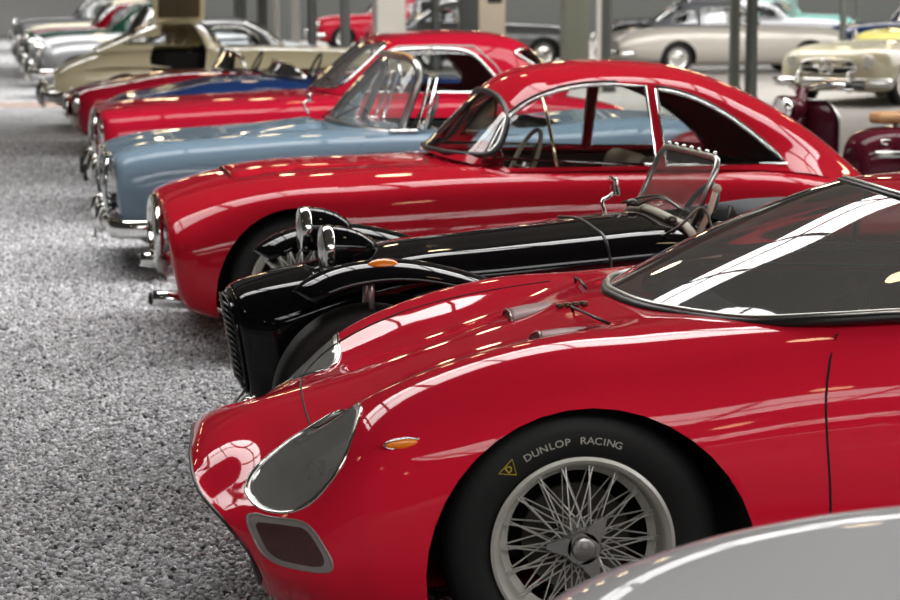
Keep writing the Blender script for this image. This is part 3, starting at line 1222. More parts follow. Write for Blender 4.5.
        for a, b in (((.45, .22, .40), (.51, .45, .42)), ((.58, .22, .40), (.51, .45, .42)), ((.48, .22, .24), (.51, .46, .22)), ((.60, .22, .25), (.51, .46, .22)), ((.38, .18, .30), (.42, .44, .34))):
            tube(lb, [(a[0], side * a[1], a[2]), (b[0], side * b[1], b[2])], .011)
        tube(lb, [(.55, side * .42, .22), (.53, side * .26, .52)], .025)
        obj('suspension_links', lb, principled('dark_steel', (.05, .05, .05), .3, .9), t)
    for x in (.51, 2.75):
        for y in (-.56, .56):
            wheel(t, x, y, .315, .14, .19, 'disc')
    for side in (-1, 1):
        path = curve([(2.36, .26), (2.40, .50), (2.52, .66), (2.75, .71), (2.98, .66), (3.1, .50), (3.13, .35)], 6)
        wb = bmesh.new()
        rows = [[wb.verts.new((x, side * (.47 + .2 * k / 6), z - .03 * (k / 6) ** 3)) for k in range(7)] for x, z in path]
        for i in range(len(rows) - 1):
            for k in range(6):
                wb.faces.new((rows[i][k], rows[i + 1][k], rows[i + 1][k + 1], rows[i][k + 1]))
        bmesh.ops.solidify(wb, geom=wb.faces[:], thickness=.006)
        obj('rear_wing', wb, BLACKP, t)
    return t


# ================================================================== the red fastback
def cut_glass(bm, outline, ax, tst):
    return detach(bm, clip(bm, outline, ax, tst))


def red_fastback():
    loc = (.62, 10.2, 0)
    t = thing('fastback_coupe', 'bright red fastback coupe with rounded roof and chrome framed side windows', 'car', loc, 0)
    S = [
        [(.075, 0, .650), (.075, .25, .645), (.075, .45, .625), (.078, .61, .580), (.080, .70, .51), (.095, .715, .40), (.125, .66, .27), (.16, 0, .23)],
        [(.085, 0, .670), (.085, .26, .666), (.085, .47, .645), (.088, .645, .595), (.092, .74, .51), (.112, .75, .38), (.16, .69, .235), (.20, 0, .20)],
        [(.13, 0, .694), (.13, .27, .690), (.13, .49, .668), (.135, .67, .614), (.145, .778, .51), (.17, .782, .36), (.24, .70, .205), (.28, 0, .18)],
        st(.30, .748, .720, .795, .52, .19, yf=.52, ysh=.70, zsh=.660, zv=.744),
        st(.60, .803, .770, .80, .52, .18, yf=.58, ysh=.745, zsh=.705),
        st(.95, .825, .790, .80, .52, .18, yf=.58, ysh=.745, zsh=.715),
        st(1.40, .840, .808, .80, .53, .18, yf=.59, ysh=.745, zsh=.735),
        st(1.9, .83, .812, .80, .53, .18, yf=.60, ysh=.75, zsh=.74),
        st(2.5, .82, .806, .80, .53, .18, yf=.60, ysh=.75, zsh=.735),
        st(3.0, .79, .79, .80, .53, .19, yf=.58, ysh=.745, zsh=.72),
        st(3.5, .66, .68, .76, .50, .24, yf=.54, ysh=.70, zsh=.63),
        st(3.78, .54, .55, .68, .45, .28, yf=.46, ysh=.62, zsh=.52),
        st(3.90, .46, .46, .58, .41, .32, yf=.4, ysh=.52, zsh=.45),
    ]
    bm = loft(S, 7, 7)
    store_normals(bm)
    flat_end(bm, True)
    flat_end(bm, False)
    bvh = bvh_of(bm)
    deck = [(1.46, 0), (1.52, .40), (1.66, .57), (2.3, .60), (2.85, .56), (3.0, .4), (3.0, -.4), (2.85, -.56), (2.3, -.60), (1.66, -.57), (1.52, -.40)]
    bmesh.ops.delete(bm, geom=clip(bm, deck, (0, 1), lambda c: c.z > .5), context='FACES')
    for cx, cz, r in ((.655, .295, .378), (2.87, .295, .378)):
        arch(bm, bvh, t, cx, cz, r, RED2, zmin=.25)
    door = [(1.507, .26), (1.507, .80), (1.53, .812), (2.30, .812), (2.335, .79), (2.335, .26)]
    for side in (-1, 1):
        d = obj('door', detach(bm, clip(bm, door, (0, 2), lambda c, s=side: c.y * s > .5)), RED2, t)
        body_gap(bvh, door[:2] + door[4:5] + door[5:], side, .003, GAP, d)
    body = obj('body', bm, RED2, t)
    # long low scoop on the bonnet
    sb = bmesh.new()
    rows = []
    for i in range(17):
        u = i / 16
        x = .40 + .78 * u
        hh = .017 * (1 - u) ** .8
        rows.append([])
        for k in range(-7, 8):
            a = k / 7
            q = on_top(bvh, [(x, .30 * a)])[0]
            rows[-1].append(sb.verts.new((q.x, q.y, q.z + .0015 + hh * min(1, (1 - abs(a)) * 5))))
    for i in range(16):
        for k in range(14):
            sb.faces.new((rows[i][k], rows[i + 1][k], rows[i + 1][k + 1], rows[i][k + 1]))
    low = [sb.verts.new(on_top(bvh, [(.405, .30 * k / 7)])[0]) for k in range(-7, 8)]
    for k in range(14):
        f = sb.faces.new((low[k], rows[0][k], rows[0][k + 1], low[k + 1]))
        f.material_index = 1
    obj('bonnet_scoop', sb, [RED2, DARK], t)
    rod('bonnet_shut_line', on_top(bvh, curve([(.42, -.36), (.9, -.37), (1.28, -.36), (1.33, -.25), (1.34, 0), (1.33, .25), (1.28, .36), (.9, .37), (.42, .36)], 6), 0), .003, GAP, body)
    # grille
    gb = bmesh.new()
    oval = [(.066, .31 * math.cos(a), .515 + .145 * math.sin(a)) for a in [2 * PI * k / 40 for k in range(40)]]
    tube(gb, oval, .020, 10, True)
    tube(gb, [(.072, y * .86, .52 + (z - .52) * .84) for _, y, z in oval], .009, 8, True)
    g = obj('grille_surround', gb, CHROME, t)
    sb = bmesh.new()
    for k in range(9):
        z = .42 + .025 * k
        hw = .31 * math.sqrt(max(.05, 1 - ((z - .52) / .15) ** 2))
        tube(sb, [(.074, -hw * .9, z), (.064, 0, z), (.074, hw * .9, z)], .005, 6)
    obj('grille_bars', sb, SATIN, g)
    pb = bmesh.new()
    rbox(pb, (.085, 0, .355), (.05, .36, .07), .02)
    obj('grille_apron', pb, principled('pale_grey_enamel', (.42, .42, .40), .35), g)
    # bumperettes with dark ends
    for y in (-.50, .36):
        bb = bmesh.new()
        z = .225 if y < 0 else .30
        tube(bb, [(.015, y, z + .024), (.09, y, z + .018), (.25, y * 1.06, z)], [.036, .040, .034], 14)
        b = obj('bumperette', bb, CHROME, t)
        bb = bmesh.new()
        lathe(bb, [(.0001, -.018), (.026, -.014), (.031, 0)], 'x', 14, (.013, y, z + .024))
        obj('bumperette_end', bb, SEAL, b)
    for y in (-.585, .585):
        p, n = on_front(bvh, y, .50)
        lamp(t, (p.x + .035, p.y * .97, p.z), .075, depth=.03)
    # greenhouse
    G = [
        [(1.370, 0, .862), (1.390, .25, .855), (1.455, .45, .842), (1.56, .565, .825), (1.60, .60, .815), (1.62, .64, .805)],
        [(1.525, 0, 1.020), (1.545, .24, 1.012), (1.600, .42, .99), (1.668, .53, .945), (1.69, .585, .89), (1.70, .65, .805)],
        [(1.675, 0, 1.165), (1.695, .22, 1.157), (1.74, .38, 1.125), (1.775, .49, 1.065), (1.79, .57, .95), (1.80, .655, .805)],
        [(1.800, 0, 1.240), (1.810, .22, 1.230), (1.85, .38, 1.19), (1.88, .49, 1.135), (1.9, .58, .98), (1.9, .665, .805)],
        [(2.05, 0, 1.285), (2.05, .22, 1.275), (2.05, .38, 1.238), (2.05, .49, 1.180), (2.05, .585, 1.0), (2.05, .67, .805)],
        [(2.30, 0, 1.292), (2.30, .22, 1.282), (2.30, .38, 1.245), (2.30, .49, 1.187), (2.30, .585, 1.0), (2.30, .67, .805)],
        [(2.60, 0, 1.262), (2.60, .21, 1.250), (2.60, .365, 1.21), (2.60, .475, 1.145), (2.60, .575, .97), (2.60, .665, .80)],
        [(2.90, 0, 1.158), (2.90, .20, 1.145), (2.90, .34, 1.10), (2.90, .45, 1.03), (2.90, .55, .90), (2.90, .65, .79)],
        [(3.20, 0, .995), (3.20, .19, .985), (3.20, .32, .95), (3.20, .42, .89), (3.20, .51, .82), (3.20, .62, .75)],
        [(3.45, 0, .800), (3.45, .18, .795), (3.45, .30, .77), (3.45, .38, .74), (3.45, .46, .69), (3.45, .56, .62)],
        [(3.62, 0, .640), (3.62, .16, .635), (3.62, .26, .62), (3.62, .33, .60), (3.62, .40, .57), (3.62, .48, .52)],
    ]
    rf = loft(G, 7, 7)
    store_normals(rf)
    rbv = bvh_of(rf)
    half = curve([(0, 1.150), (-.2, 1.138), (-.33, 1.103), (-.43, 1.045), (-.492, .97), (-.522, .912), (-.522, .882), (-.495, .872)], 3) + [(0, .871)]
    wso = half + [(-y, z) for y, z in half[-2:0:-1]]
    wsm = cut_glass(rf, wso, (1, 2), lambda c: c.x < 1.80)
    ws = obj('windscreen', wsm, GLASS, t)

    def edge_yz(poly, off):
        out = []
        for y, z in curve(poly, 2, True):
            h = rbv.ray_cast(Vector((.5, y, z)), Vector((1, 0, 0)))
            if h[0] is not None:
                out.append(h[0] + h[1] * off)
        return out
    rod('windscreen_seal', edge_yz(wso, .002), .014, SEAL, ws, 8, True)
    rod('windscreen_trim', edge_yz([(y * .985, .01 + z * .99) for y, z in wso], .008), .005, CHROME, ws, 6, True)
    side_o = curve([(1.535, .822), (1.60, .935), (1.675, 1.035), (1.77, 1.105), (1.87, 1.15), (1.96, 1.174), (2.06, 1.187), (2.19, 1.189)], 3) + [(2.322, 1.182), (2.334, .825)]
    quart = curve([(2.374, 1.168), (2.46, 1.152), (2.54, 1.128), (2.64, 1.085), (2.735, 1.030), (2.83, .962), (2.91, .895), (2.965, .84)], 3) + [(2.985, .818), (2.378, .822)]
    for side in (-1, 1):
        for nm, o_ in (('side_window', side_o), ('quarter_window', quart)):
            gm = cut_glass(rf, o_, (0, 2), lambda c, s=side: c.y * s > .3 and c.x > 1.5)
            g = obj(nm, gm, GLASS, t)
            run = on_side(rbv, o_, side, .003)
            rod('window_frame', run, .0085, CHROME, g, 8, True)
            inner = on_side(rbv, [(sum(p[0] for p in o_) / len(o_) * .018 + p[0] * .982, sum(p[1] for p in o_) / len(o_) * .018 + p[1] * .982) for p in o_], side, -.004)
            rod('window_seal', on_side(rbv, [(p[0], p[1] + .014) for p in o_[:-2]], side, .004), .006, SEAL, g, 6)
            if nm == 'side_window':
                rod('vent_pillar', on_side(rbv, [(1.858, .825), (1.85, .95), (1.842, 1.05), (1.835, 1.13)], side, .002), .009, principled('brassy_chrome', (.55, .46, .30), .2, 1.0), g)
    obj('roof', rf, RED2, t)
    # cabin
    tub(t, deck, .26, .79, principled('dark_red_carpet', (.03, .008, .008), .9))
    seat(t, 2.15, -.30, .24, BEIGEL, .44, .52)
    seat(t, 2.15, .30, .24, BEIGEL, .44, .52)
    steering_wheel(t, (1.78, -.30, .80), .19, R(-66), BEIGEL)
    db = bmesh.new()
    rbox(db, (1.60, 0, .76), (.14, 1.06, .14), .05, seg=3)
    d = obj('dashboard', db, RED2, t)
    hb = bmesh.new()
    bmesh.ops.create_uvsphere(hb, u_segments=20, v_segments=12, radius=.11)
    bmesh.ops.scale(hb, vec=(.8, 1.2, .9), verts=hb.verts)
    bmesh.ops.translate(hb, vec=(1.60, -.30, .83), verts=hb.verts)
    obj('instrument_hood', hb, RED2, d)
    mb = bmesh.new()
    rbox(mb, (1.80, 0, 1.12), (.02, .18, .05), .008)
    obj('rear_view_mirror', mb, SEAL, t)
    for x in (.655, 2.87):
        for y in (-.62, .62):
            wheel(t, x, y, .315, .15, .21, 'wire')
    return t


# ================================================================== the pale blue roadster
def blue_roadster():
    t = thing('blue_roadster', 'pale blue open roadster with wraparound windscreen and chrome front bumper', 'car', (.5, 12.85, 0), 0)
    S = [
        [(.085, 0, .690), (.085, .26, .688), (.095, .52, .680), (.105, .66, .655), (.110, .71, .57), (.108, .71, .47), (.125, .68, .36), (.16, 0, .34)],
        [(.10, 0, .708), (.10, .27, .706), (.105, .55, .700), (.12, .70, .675), (.13, .765, .57), (.13, .765, .44), (.16, .72, .31), (.20, 0, .28)],
        [(.16, 0, .732), (.16, .28, .730), (.16, .575, .728), (.17, .725, .695), (.18, .785, .57), (.19, .785, .42), (.24, .73, .26), (.28, 0, .23)],
        st(.36, .768, .766, .80, .56, .22, yf=.58, ysh=.745, zsh=.722, zv=.767),
        st(.70, .795, .790, .805, .56, .20, yf=.59, ysh=.75, zsh=.745, zv=.794),
        st(1.20, .828, .818, .805, .56, .20, yf=.60, ysh=.755, zsh=.768, zv=.826),
        st(1.48, .848, .825, .805, .56, .20, yf=.60, ysh=.755, zsh=.772),
        st(1.72, .845, .83, .805, .56, .20, yf=.61, ysh=.757, zsh=.775),
        st(2.2, .83, .825, .805, .56, .20, yf=.62, ysh=.76, zsh=.77),
        st(2.7, .85, .84, .805, .56, .20, yf=.60, ysh=.755, zsh=.775),
        st(3.2, .872, .87, .80, .56, .21, yf=.58, ysh=.745, zsh=.79),
        st(3.7, .83, .83, .78, .55, .24, yf=.56, ysh=.72, zsh=.76),
        st(4.05, .74, .74, .72, .52, .28, yf=.5, ysh=.66, zsh=.68),
        st(4.2, .60, .60, .62, .48, .34, yf=.44, ysh=.56, zsh=.58),
    ]
    bm = loft(S, 7, 6)
    store_normals(bm)
    flat_end(bm, True)
    flat_end(bm, False)
    bvh = bvh_of(bm)
    deck = [(1.62, 0), (1.68, .40), (1.78, .58), (2.6, .60), (2.75, .45), (2.75, -.45), (2.6, -.60), (1.78, -.58), (1.68, -.40)]
    bmesh.ops.delete(bm, geom=clip(bm, deck, (0, 1), lambda c: c.z > .5), context='FACES')
    for cx in (.80, 3.2):
        arch(bm, bvh, t, cx, .29, .36, BLUE, zmin=.25)
    door = [(1.489, .26), (1.489, .76), (1.52, .80), (2.42, .80), (2.44, .26)]
    for side in (-1, 1):
        d = obj('door', detach(bm, clip(bm, door, (0, 2), lambda c, s=side: c.y * s > .5)), BLUE, t)
        body_gap(bvh, door, side, .0032, principled('blue_shut_line', (.03, .035, .04), .7), d)
        hb = bmesh.new()
        p = on_side(bvh, [(2.30, .70)], side, .015)[0]
        rbox(hb, p, (.13, .014, .02), .006)
        obj('door_handle', hb, CHROME, d)
    body = obj('body', bm, BLUE, t)
    # raised bonnet panel ending before the screen
    sb = bmesh.new()
    rows = []
    for i in range(15):
        u = i / 14
        x = .62 + .70 * u
        hh = .030 * u ** 1.2
        rows.append([])
        for k in range(-7, 8):
            a = k / 7
            q = on_top(bvh, [(x, .42 * a)])[0]
            rows[-1].append(sb.verts.new((q.x, q.y, q.z + .001 + hh * min(1, (1 - abs(a)) * 4))))
    for i in range(14):
        for k in range(14):
            sb.faces.new((rows[i][k], rows[i + 1][k], rows[i + 1][k + 1], rows[i][k + 1]))
    low = [sb.verts.new(on_top(bvh, [(1.315, .42 * k / 7)])[0]) for k in range(-7, 8)]
    for k in range(14):
        f = sb.faces.new((low[k], low[k + 1], rows[-1][k + 1], rows[-1][k]))
        f.material_index = 1
    obj('bonnet_bulge', sb, [BLUE, DARK], t)
    # grille frame with its chrome edge
    gb = bmesh.new()
    rr = curve([(.075, -.40, .675), (.062, -.46, .59), (.052, -.46, .48), (.075, -.40, .37), (.075, 0, .355), (.075, .40, .37), (.052, .46, .48), (.062, .46, .59), (.075, .40, .675), (.068, 0, .685)], 6, True)
    tube(gb, rr, .013, 8, True)
    g = obj('grille_surround', gb, CHROME, t)
    sb = bmesh.new()
    for k in range(9):
        z = .39 + .033 * k
        tube(sb, [(.085, -.42, z), (.07, 0, z), (.085, .42, z)], .007, 6)
    obj('grille_bars', sb, SATIN, g)
    for y in (-.60, .60):
        p, n = on_front(bvh, y, .57)
        lamp(t, (p.x + .03, p.y, p.z), .075, depth=.03)
    # wraparound bumper with overriders
    bb = bmesh.new()
    rows = []
    for x, y in curve([(.36, -.80), (.18, -.80), (.09, -.72), (.06, -.45), (.05, 0), (.06, .45), (.09, .72), (.18, .80), (.36, .80)], 6):
        nx, ny = (x - .4), y
        L = math.hypot(nx, ny)
        nx, ny = nx / L, ny / L
        rows.append([bb.verts.new((x + nx * d_, y + ny * d_, .31 + dz)) for d_, dz in ((-.02, .05), (0, .055), (.022, .035), (.028, 0), (.022, -.035), (0, -.055), (-.02, -.05))])
    for i in range(len(rows) - 1):
        for k in range(6):
            bb.faces.new((rows[i][k], rows[i + 1][k], rows[i + 1][k + 1], rows[i][k + 1]))
    bmesh.ops.recalc_face_normals(bb, faces=bb.faces)
    bmesh.ops.solidify(bb, geom=bb.faces[:], thickness=.004)
    b = obj('front_bumper', bb, CHROME, t)
    for y in (-.30, .30):
        ob = bmesh.new()
        tube(ob, curve([(.05, y, .25), (.025, y, .28), (.02, y, .33), (.035, y, .38), (.06, y, .40)], 4), .020, 10)
        obj('overrider', ob, CHROME, b)
    rod('plate_stay', [(.01, -.1, .27), (.005, -.1, .19)], .008, SATIN, b)
    # windscreen
    base = curve([(1.73, -.665, .822), (1.67, -.64, .822), (1.57, -.54, .832), (1.46, -.34, .852), (1.42, 0, .862), (1.46, .34, .852), (1.57, .54, .832), (1.67, .64, .822), (1.73, .665, .822)], 6)
    top = curve([(1.855, -.60, 1.12), (1.852, -.575, 1.185), (1.83, -.50, 1.232), (1.80, -.28, 1.243), (1.79, 0, 1.245), (1.80, .28, 1.243), (1.83, .50, 1.232), (1.852, .575, 1.185), (1.855, .60, 1.12)], 6)
    wb = bmesh.new()
    rows = []
    for i in range(9):
        u = i / 8
        rows.append([wb.verts.new(Vector(a) * (1 - u) + Vector(c) * u + Vector((-.03, 0, .02)) * (4 * u * (1 - u)) * .6) for a, c in zip(base, top)])
    for i in range(8):
        for k in range(len(base) - 1):
            wb.faces.new((rows[i][k], rows[i + 1][k], rows[i + 1][k + 1], rows[i][k + 1]))
    w = obj('windscreen', wb, DGLASS, t)
    rod('screen_base_trim', base, .013, SATIN, w)
    fb = bmesh.new()
    loop = [Vector(base[0])] + [Vector(p) for p in top] + [Vector(base[-1])]
    tube(fb, loop, .022, 10)
    f_ = obj('screen_frame', fb, SATIN, w)
    rod('screen_seal', [p + Vector((.02, 0, .008)) for p in loop], .011, SEAL, w)
    rod('header_leather', [Vector(p) + Vector((-.008, 0, .014)) for p in top[9:22]], .014, TANL, w)
    for side in (-1, 1):
        vb = bmesh.new()
        tri = [(1.87, .685, .83), (1.905, .66, .95), (1.955, .615, 1.125), (1.92, .612, 1.128), (1.86, .66, .95), (1.825, .685, .85)]
        tube(vb, [(x, side * y, z) for x, y, z in tri], .010, 8, True)
        v_ = obj('vent_window_frame', vb, CHROME, t)
        pb = bmesh.new()
        pb.faces.new([pb.verts.new((x, side * y, z)) for x, y, z in tri])
        obj('vent_pane', pb, GLASS, v_, smooth=False)
        fb = bmesh.new()
        rbox(fb, (1.745, side * .68, .828), (.17, .05, .022), .01)
        obj('screen_foot', fb, CHROME, w)
    for y0 in (-.15, .30):
        a = Vector((1.42, y0, .855))
        rod('wiper', [a, a + Vector((.03, 0, .03)), a + Vector((.13, -.16, .10)), a + Vector((.15, -.32, .08))], .005, SEAL, t)
    mb = bmesh.new()
    tube(mb, curve([(1.36, .45, .87), (1.33, .47, .93), (1.36, .47, .955)], 4), .008)
    rbox(mb, (1.36, .47, .97), (.02, .12, .06), .01)
    obj('wing_mirror', mb, CHROME, t)
    # cabin
    tub(t, deck, .26, .81, DARK)
    seat(t, 2.25, -.30, .24, GREYL, .46, .50)
    seat(t, 2.25, .30, .24, GREYL, .46, .50)
    steering_wheel(t, (1.93, -.30, .84), .20, R(-66), LEATHER)
    db = bmesh.new()
    rbox(db, (1.76, 0, .78), (.16, 1.1, .12), .05, seg=3)
    obj('dashboard', db, BLUE, t)
    for x in (.80, 3.2):
        for y in (-.64, .64):
            wheel(t, x, y, .315, .15, .2, 'chrome')
    return t


# ================================================================== the red car with a hardtop
def red_hardtop():
    t = thing('hardtop_coupe', 'red two seater with matching red hardtop and bright metal window surrounds', 'car', (.5, 15.9, 0), 0)
    S = [
        [(.16, 0, .765), (.16, .25, .765), (.16, .48, .765), (.165, .62, .745), (.18, .68, .62), (.19, .68, .48), (.21, .64, .35), (.25, 0, .32)],
        [(.17, 0, .785), (.17, .27, .785), (.17, .53, .785), (.18, .68, .755), (.19, .735, .62), (.20, .735, .46), (.23, .69, .30), (.28, 0, .27)],
        [(.22, 0, .800), (.22, .28, .798), (.22, .57, .795), (.23, .72, .755), (.24, .775, .62), (.25, .775, .42), (.28, .71, .25), (.33, 0, .22)],
        st(.45, .838, .812, .79, .58, .20, yf=.58, ysh=.74, zsh=.765),
        st(.85, .868, .838, .80, .58, .19, yf=.59, ysh=.75, zsh=.785),
        st(1.3, .89, .86, .80, .58, .19, yf=.60, ysh=.755, zsh=.80),
        st(1.75, .905, .875, .80, .58, .19, yf=.61, ysh=.757, zsh=.81),
        st(2.3, .90, .88, .80, .58, .19, yf=.62, ysh=.76, zsh=.815),
        st(2.9, .89, .88, .80, .58, .19, yf=.62, ysh=.76, zsh=.815),
        st(3.5, .86, .86, .79, .57, .21, yf=.6, ysh=.74, zsh=.79),
        st(3.95, .78, .78, .75, .54, .25, yf=.56, ysh=.70, zsh=.72),
        st(4.2, .66, .66, .66, .50, .32, yf=.5, ysh=.6, zsh=.63),
    ]
    bm = loft(S, 7, 6)
    store_normals(bm)
    flat_end(bm, True)
    flat_end(bm, False)
    bvh = bvh_of(bm)
    deck = [(1.84, 0), (1.90, .40), (2.0, .58), (3.0, .60), (3.4, .5), (3.4, -.5), (3.0, -.60), (2.0, -.58), (1.90, -.40)]
    bmesh.ops.delete(bm, geom=clip(bm, deck, (0, 1), lambda c: c.z > .5), context='FACES')
    for cx in (.85, 3.2):
        arch(bm, bvh, t, cx, .29, .36, RED3, zmin=.25)
    door = [(1.80, .26), (1.80, .82), (1.84, .85), (2.75, .85), (2.78, .26)]
    for side in (-1, 1):
        d = obj('door', detach(bm, clip(bm, door, (0, 2), lambda c, s=side: c.y * s > .5)), RED3, t)
        body_gap(bvh, door, side, .003, GAP, d)
    body = obj('body', bm, RED3, t)
    gb = bmesh.new()
    rr = curve([(.145, -.30, .74), (.130, -.36, .62), (.135, -.36, .50), (.16, -.30, .38), (.165, 0, .36), (.16, .30, .38), (.135, .36, .50), (.130, .36, .62), (.145, .30, .74), (.14, 0, .76)], 6, True)
    tube(gb, rr, .018, 8, True)
    g = obj('grille_surround', gb, CHROME, t)
    sb = bmesh.new()
    for k in range(9):
        y = -.28 + .07 * k
        tube(sb, [(.15, y, .42), (.13, y, .55), (.145, y, .72)], .008, 6)
    obj('grille_bars', sb, CHROME, g)
    for y in (-.58, .58):
        p, n = on_front(bvh, y, .64)
        l = lamp(t, (p.x - .0, p.y, p.z), .09, depth=.10)
    for y in (-.44, .44):
        p, n = on_front(bvh, y, .45)
        l = lamp(t, (p.x - .03, p.y, p.z), .055, 'fog_lamp', depth=.08)
    # split bumpers
    for s_ in (-1, 1):
        bb = bmesh.new()
        rows = []
        for x, y in curve([(.44, .80), (.26, .79), (.18, .70), (.15, .50), (.16, .24)], 6):
            L = math.hypot(x - .5, y)
            nx, ny = (x - .5) / L, y / L
            rows.append([bb.verts.new((x + nx * d_, s_ * (y + ny * d_), .355 + dz)) for d_, dz in ((-.02, .055), (0, .06), (.022, .04), (.028, 0), (.022, -.04), (0, -.06), (-.02, -.055))])
        for i in range(len(rows) - 1):
            for k in range(6):
                bb.faces.new((rows[i][k], rows[i + 1][k], rows[i + 1][k + 1], rows[i][k + 1]))
        bmesh.ops.recalc_face_normals(bb, faces=bb.faces)
        bmesh.ops.solidify(bb, geom=bb.faces[:], thickness=.004)
        b = obj('front_bumper', bb, CHROME, t)
        ob = bmesh.new()
        tube(ob, curve([(.14, s_ * .36, .27), (.10, s_ * .36, .31), (.095, s_ * .36, .38), (.11, s_ * .36, .43), (.15, s_ * .36, .46)], 4), .032, 10)
        o = obj('overrider', ob, CHROME, b)
        ob = bmesh.new()
        rbox(ob, (.06, s_ * .36, .345), (.03, .03, .13), .012)
        obj('overrider_pad', ob, SEAL, b)
    G = [
        [(1.725, 0, .915), (1.755, .28, .910), (1.83, .48, .90), (1.92, .585, .89), (1.95, .62, .885), (1.97, .665, .875)],
        [(1.945, 0, 1.11), (1.965, .27, 1.105), (2.02, .45, 1.085), (2.07, .55, 1.06), (2.08, .605, 1.0), (2.09, .67, .875)],
        [(2.165, 0, 1.275), (2.175, .25, 1.27), (2.20, .42, 1.25), (2.22, .52, 1.205), (2.22, .60, 1.06), (2.22, .675, .875)],
        [(2.42, 0, 1.325), (2.42, .25, 1.318), (2.42, .42, 1.295), (2.42, .53, 1.235), (2.42, .61, 1.07), (2.42, .68, .875)],
        [(2.87, 0, 1.338), (2.87, .25, 1.33), (2.87, .42, 1.305), (2.87, .53, 1.235), (2.87, .61, 1.07), (2.87, .68, .875)],
        [(3.16, 0, 1.305), (3.16, .25, 1.298), (3.16, .41, 1.275), (3.16, .52, 1.205), (3.16, .60, 1.06), (3.16, .675, .87)],
        [(3.30, 0, 1.245), (3.30, .25, 1.24), (3.29, .40, 1.22), (3.28, .51, 1.16), (3.28, .59, 1.04), (3.28, .67, .87)],
        [(3.48, 0, 1.08), (3.48, .25, 1.075), (3.46, .40, 1.06), (3.43, .51, 1.02), (3.41, .58, .96), (3.40, .65, .86)],
        [(3.64, 0, .90), (3.64, .25, .895), (3.61, .40, .885), (3.56, .51, .87), (3.52, .57, .86), (3.50, .63, .84)],
    ]
    rf = loft(G, 7, 6)
    store_normals(rf)
    rbv = bvh_of(rf)
    wso = rrect(-.50, .50, .925, 1.25, .07, 5)
    ws = obj('windscreen', cut_glass(rf, wso, (1, 2), lambda c: c.x < 2.26), DGLASS, t)
    so = curve([(2.03, .90), (2.06, 1.0), (2.13, 1.09), (2.22, 1.165)], 3) + curve([(2.27, 1.20), (2.36, 1.21), (2.70, 1.208), (2.80, 1.19), (2.87, 1.15), (2.96, 1.05), (3.02, .97), (3.03, .90)], 3)
    rwo = rrect(-.548, .548, .93, 1.205, .06, 5)
    rw = obj('rear_window', cut_glass(rf, rwo, (1, 2), lambda c: c.x > 3.22), GLASS, t)

    def edge_yz(poly, off, x0, dx):
        out = []
        for y, z in curve(poly, 2, True):
            h = rbv.ray_cast(Vector((x0, y, z)), Vector((dx, 0, 0)))
            if h[0] is not None:
                n = h[1] if h[1].x * dx < 0 else -h[1]
                out.append(h[0] + n * off)
        return out
    rod('windscreen_trim', edge_yz(wso, .004, .5, 1), .014, CHROME, ws, 8, True)
    rod('rear_window_trim', edge_yz(rwo, .004, 5, -1), .014, CHROME, rw, 8, True)
    for side in (-1, 1):
        g = obj('side_window', cut_glass(rf, so, (0, 2), lambda c, s=side: c.y * s > .35), GLASS, t)
        rod('window_frame', on_side(rbv, so, side, .004), .014, CHROME, g, 8, True)
        rod('vent_pillar', on_side(rbv, [(2.31, .90), (2.30, 1.05), (2.29, 1.19)], side, .004), .010, CHROME, g)
    obj('hardtop', rf, RED3, t)
    rod('drip_rail', on_side(rbv, [(2.0, .93), (2.1, 1.07), (2.2, 1.185), (2.3, 1.228), (2.6, 1.235), (2.86, 1.23), (3.0, 1.1), (3.1, .95)], -1, .004), .007, SATIN, t)
    tub(t, deck, .26, .86, DARK)
    seat(t, 2.5, -.30, .26, GREYL, .46, .56)
    seat(t, 2.5, .30, .26, GREYL, .46, .56)
    steering_wheel(t, (2.14, -.30, .90), .2, R(-66), LEATHER)
    for y0 in (-.1, .3):
        a = Vector((1.76, y0, .925))
        rod('wiper', [a, a + Vector((.06, -.08, .07)), a + Vector((.07, -.30, .07))], .005, SEAL, t)
    for x in (.85, 3.2):
        for y in (-.64, .64):
            wheel(t, x, y, .32, .15, .2, 'chrome')
    return t


racing_coupe()
silver_roadster()
black_sports()
red_fastback()
blue_roadster()
red_hardtop()


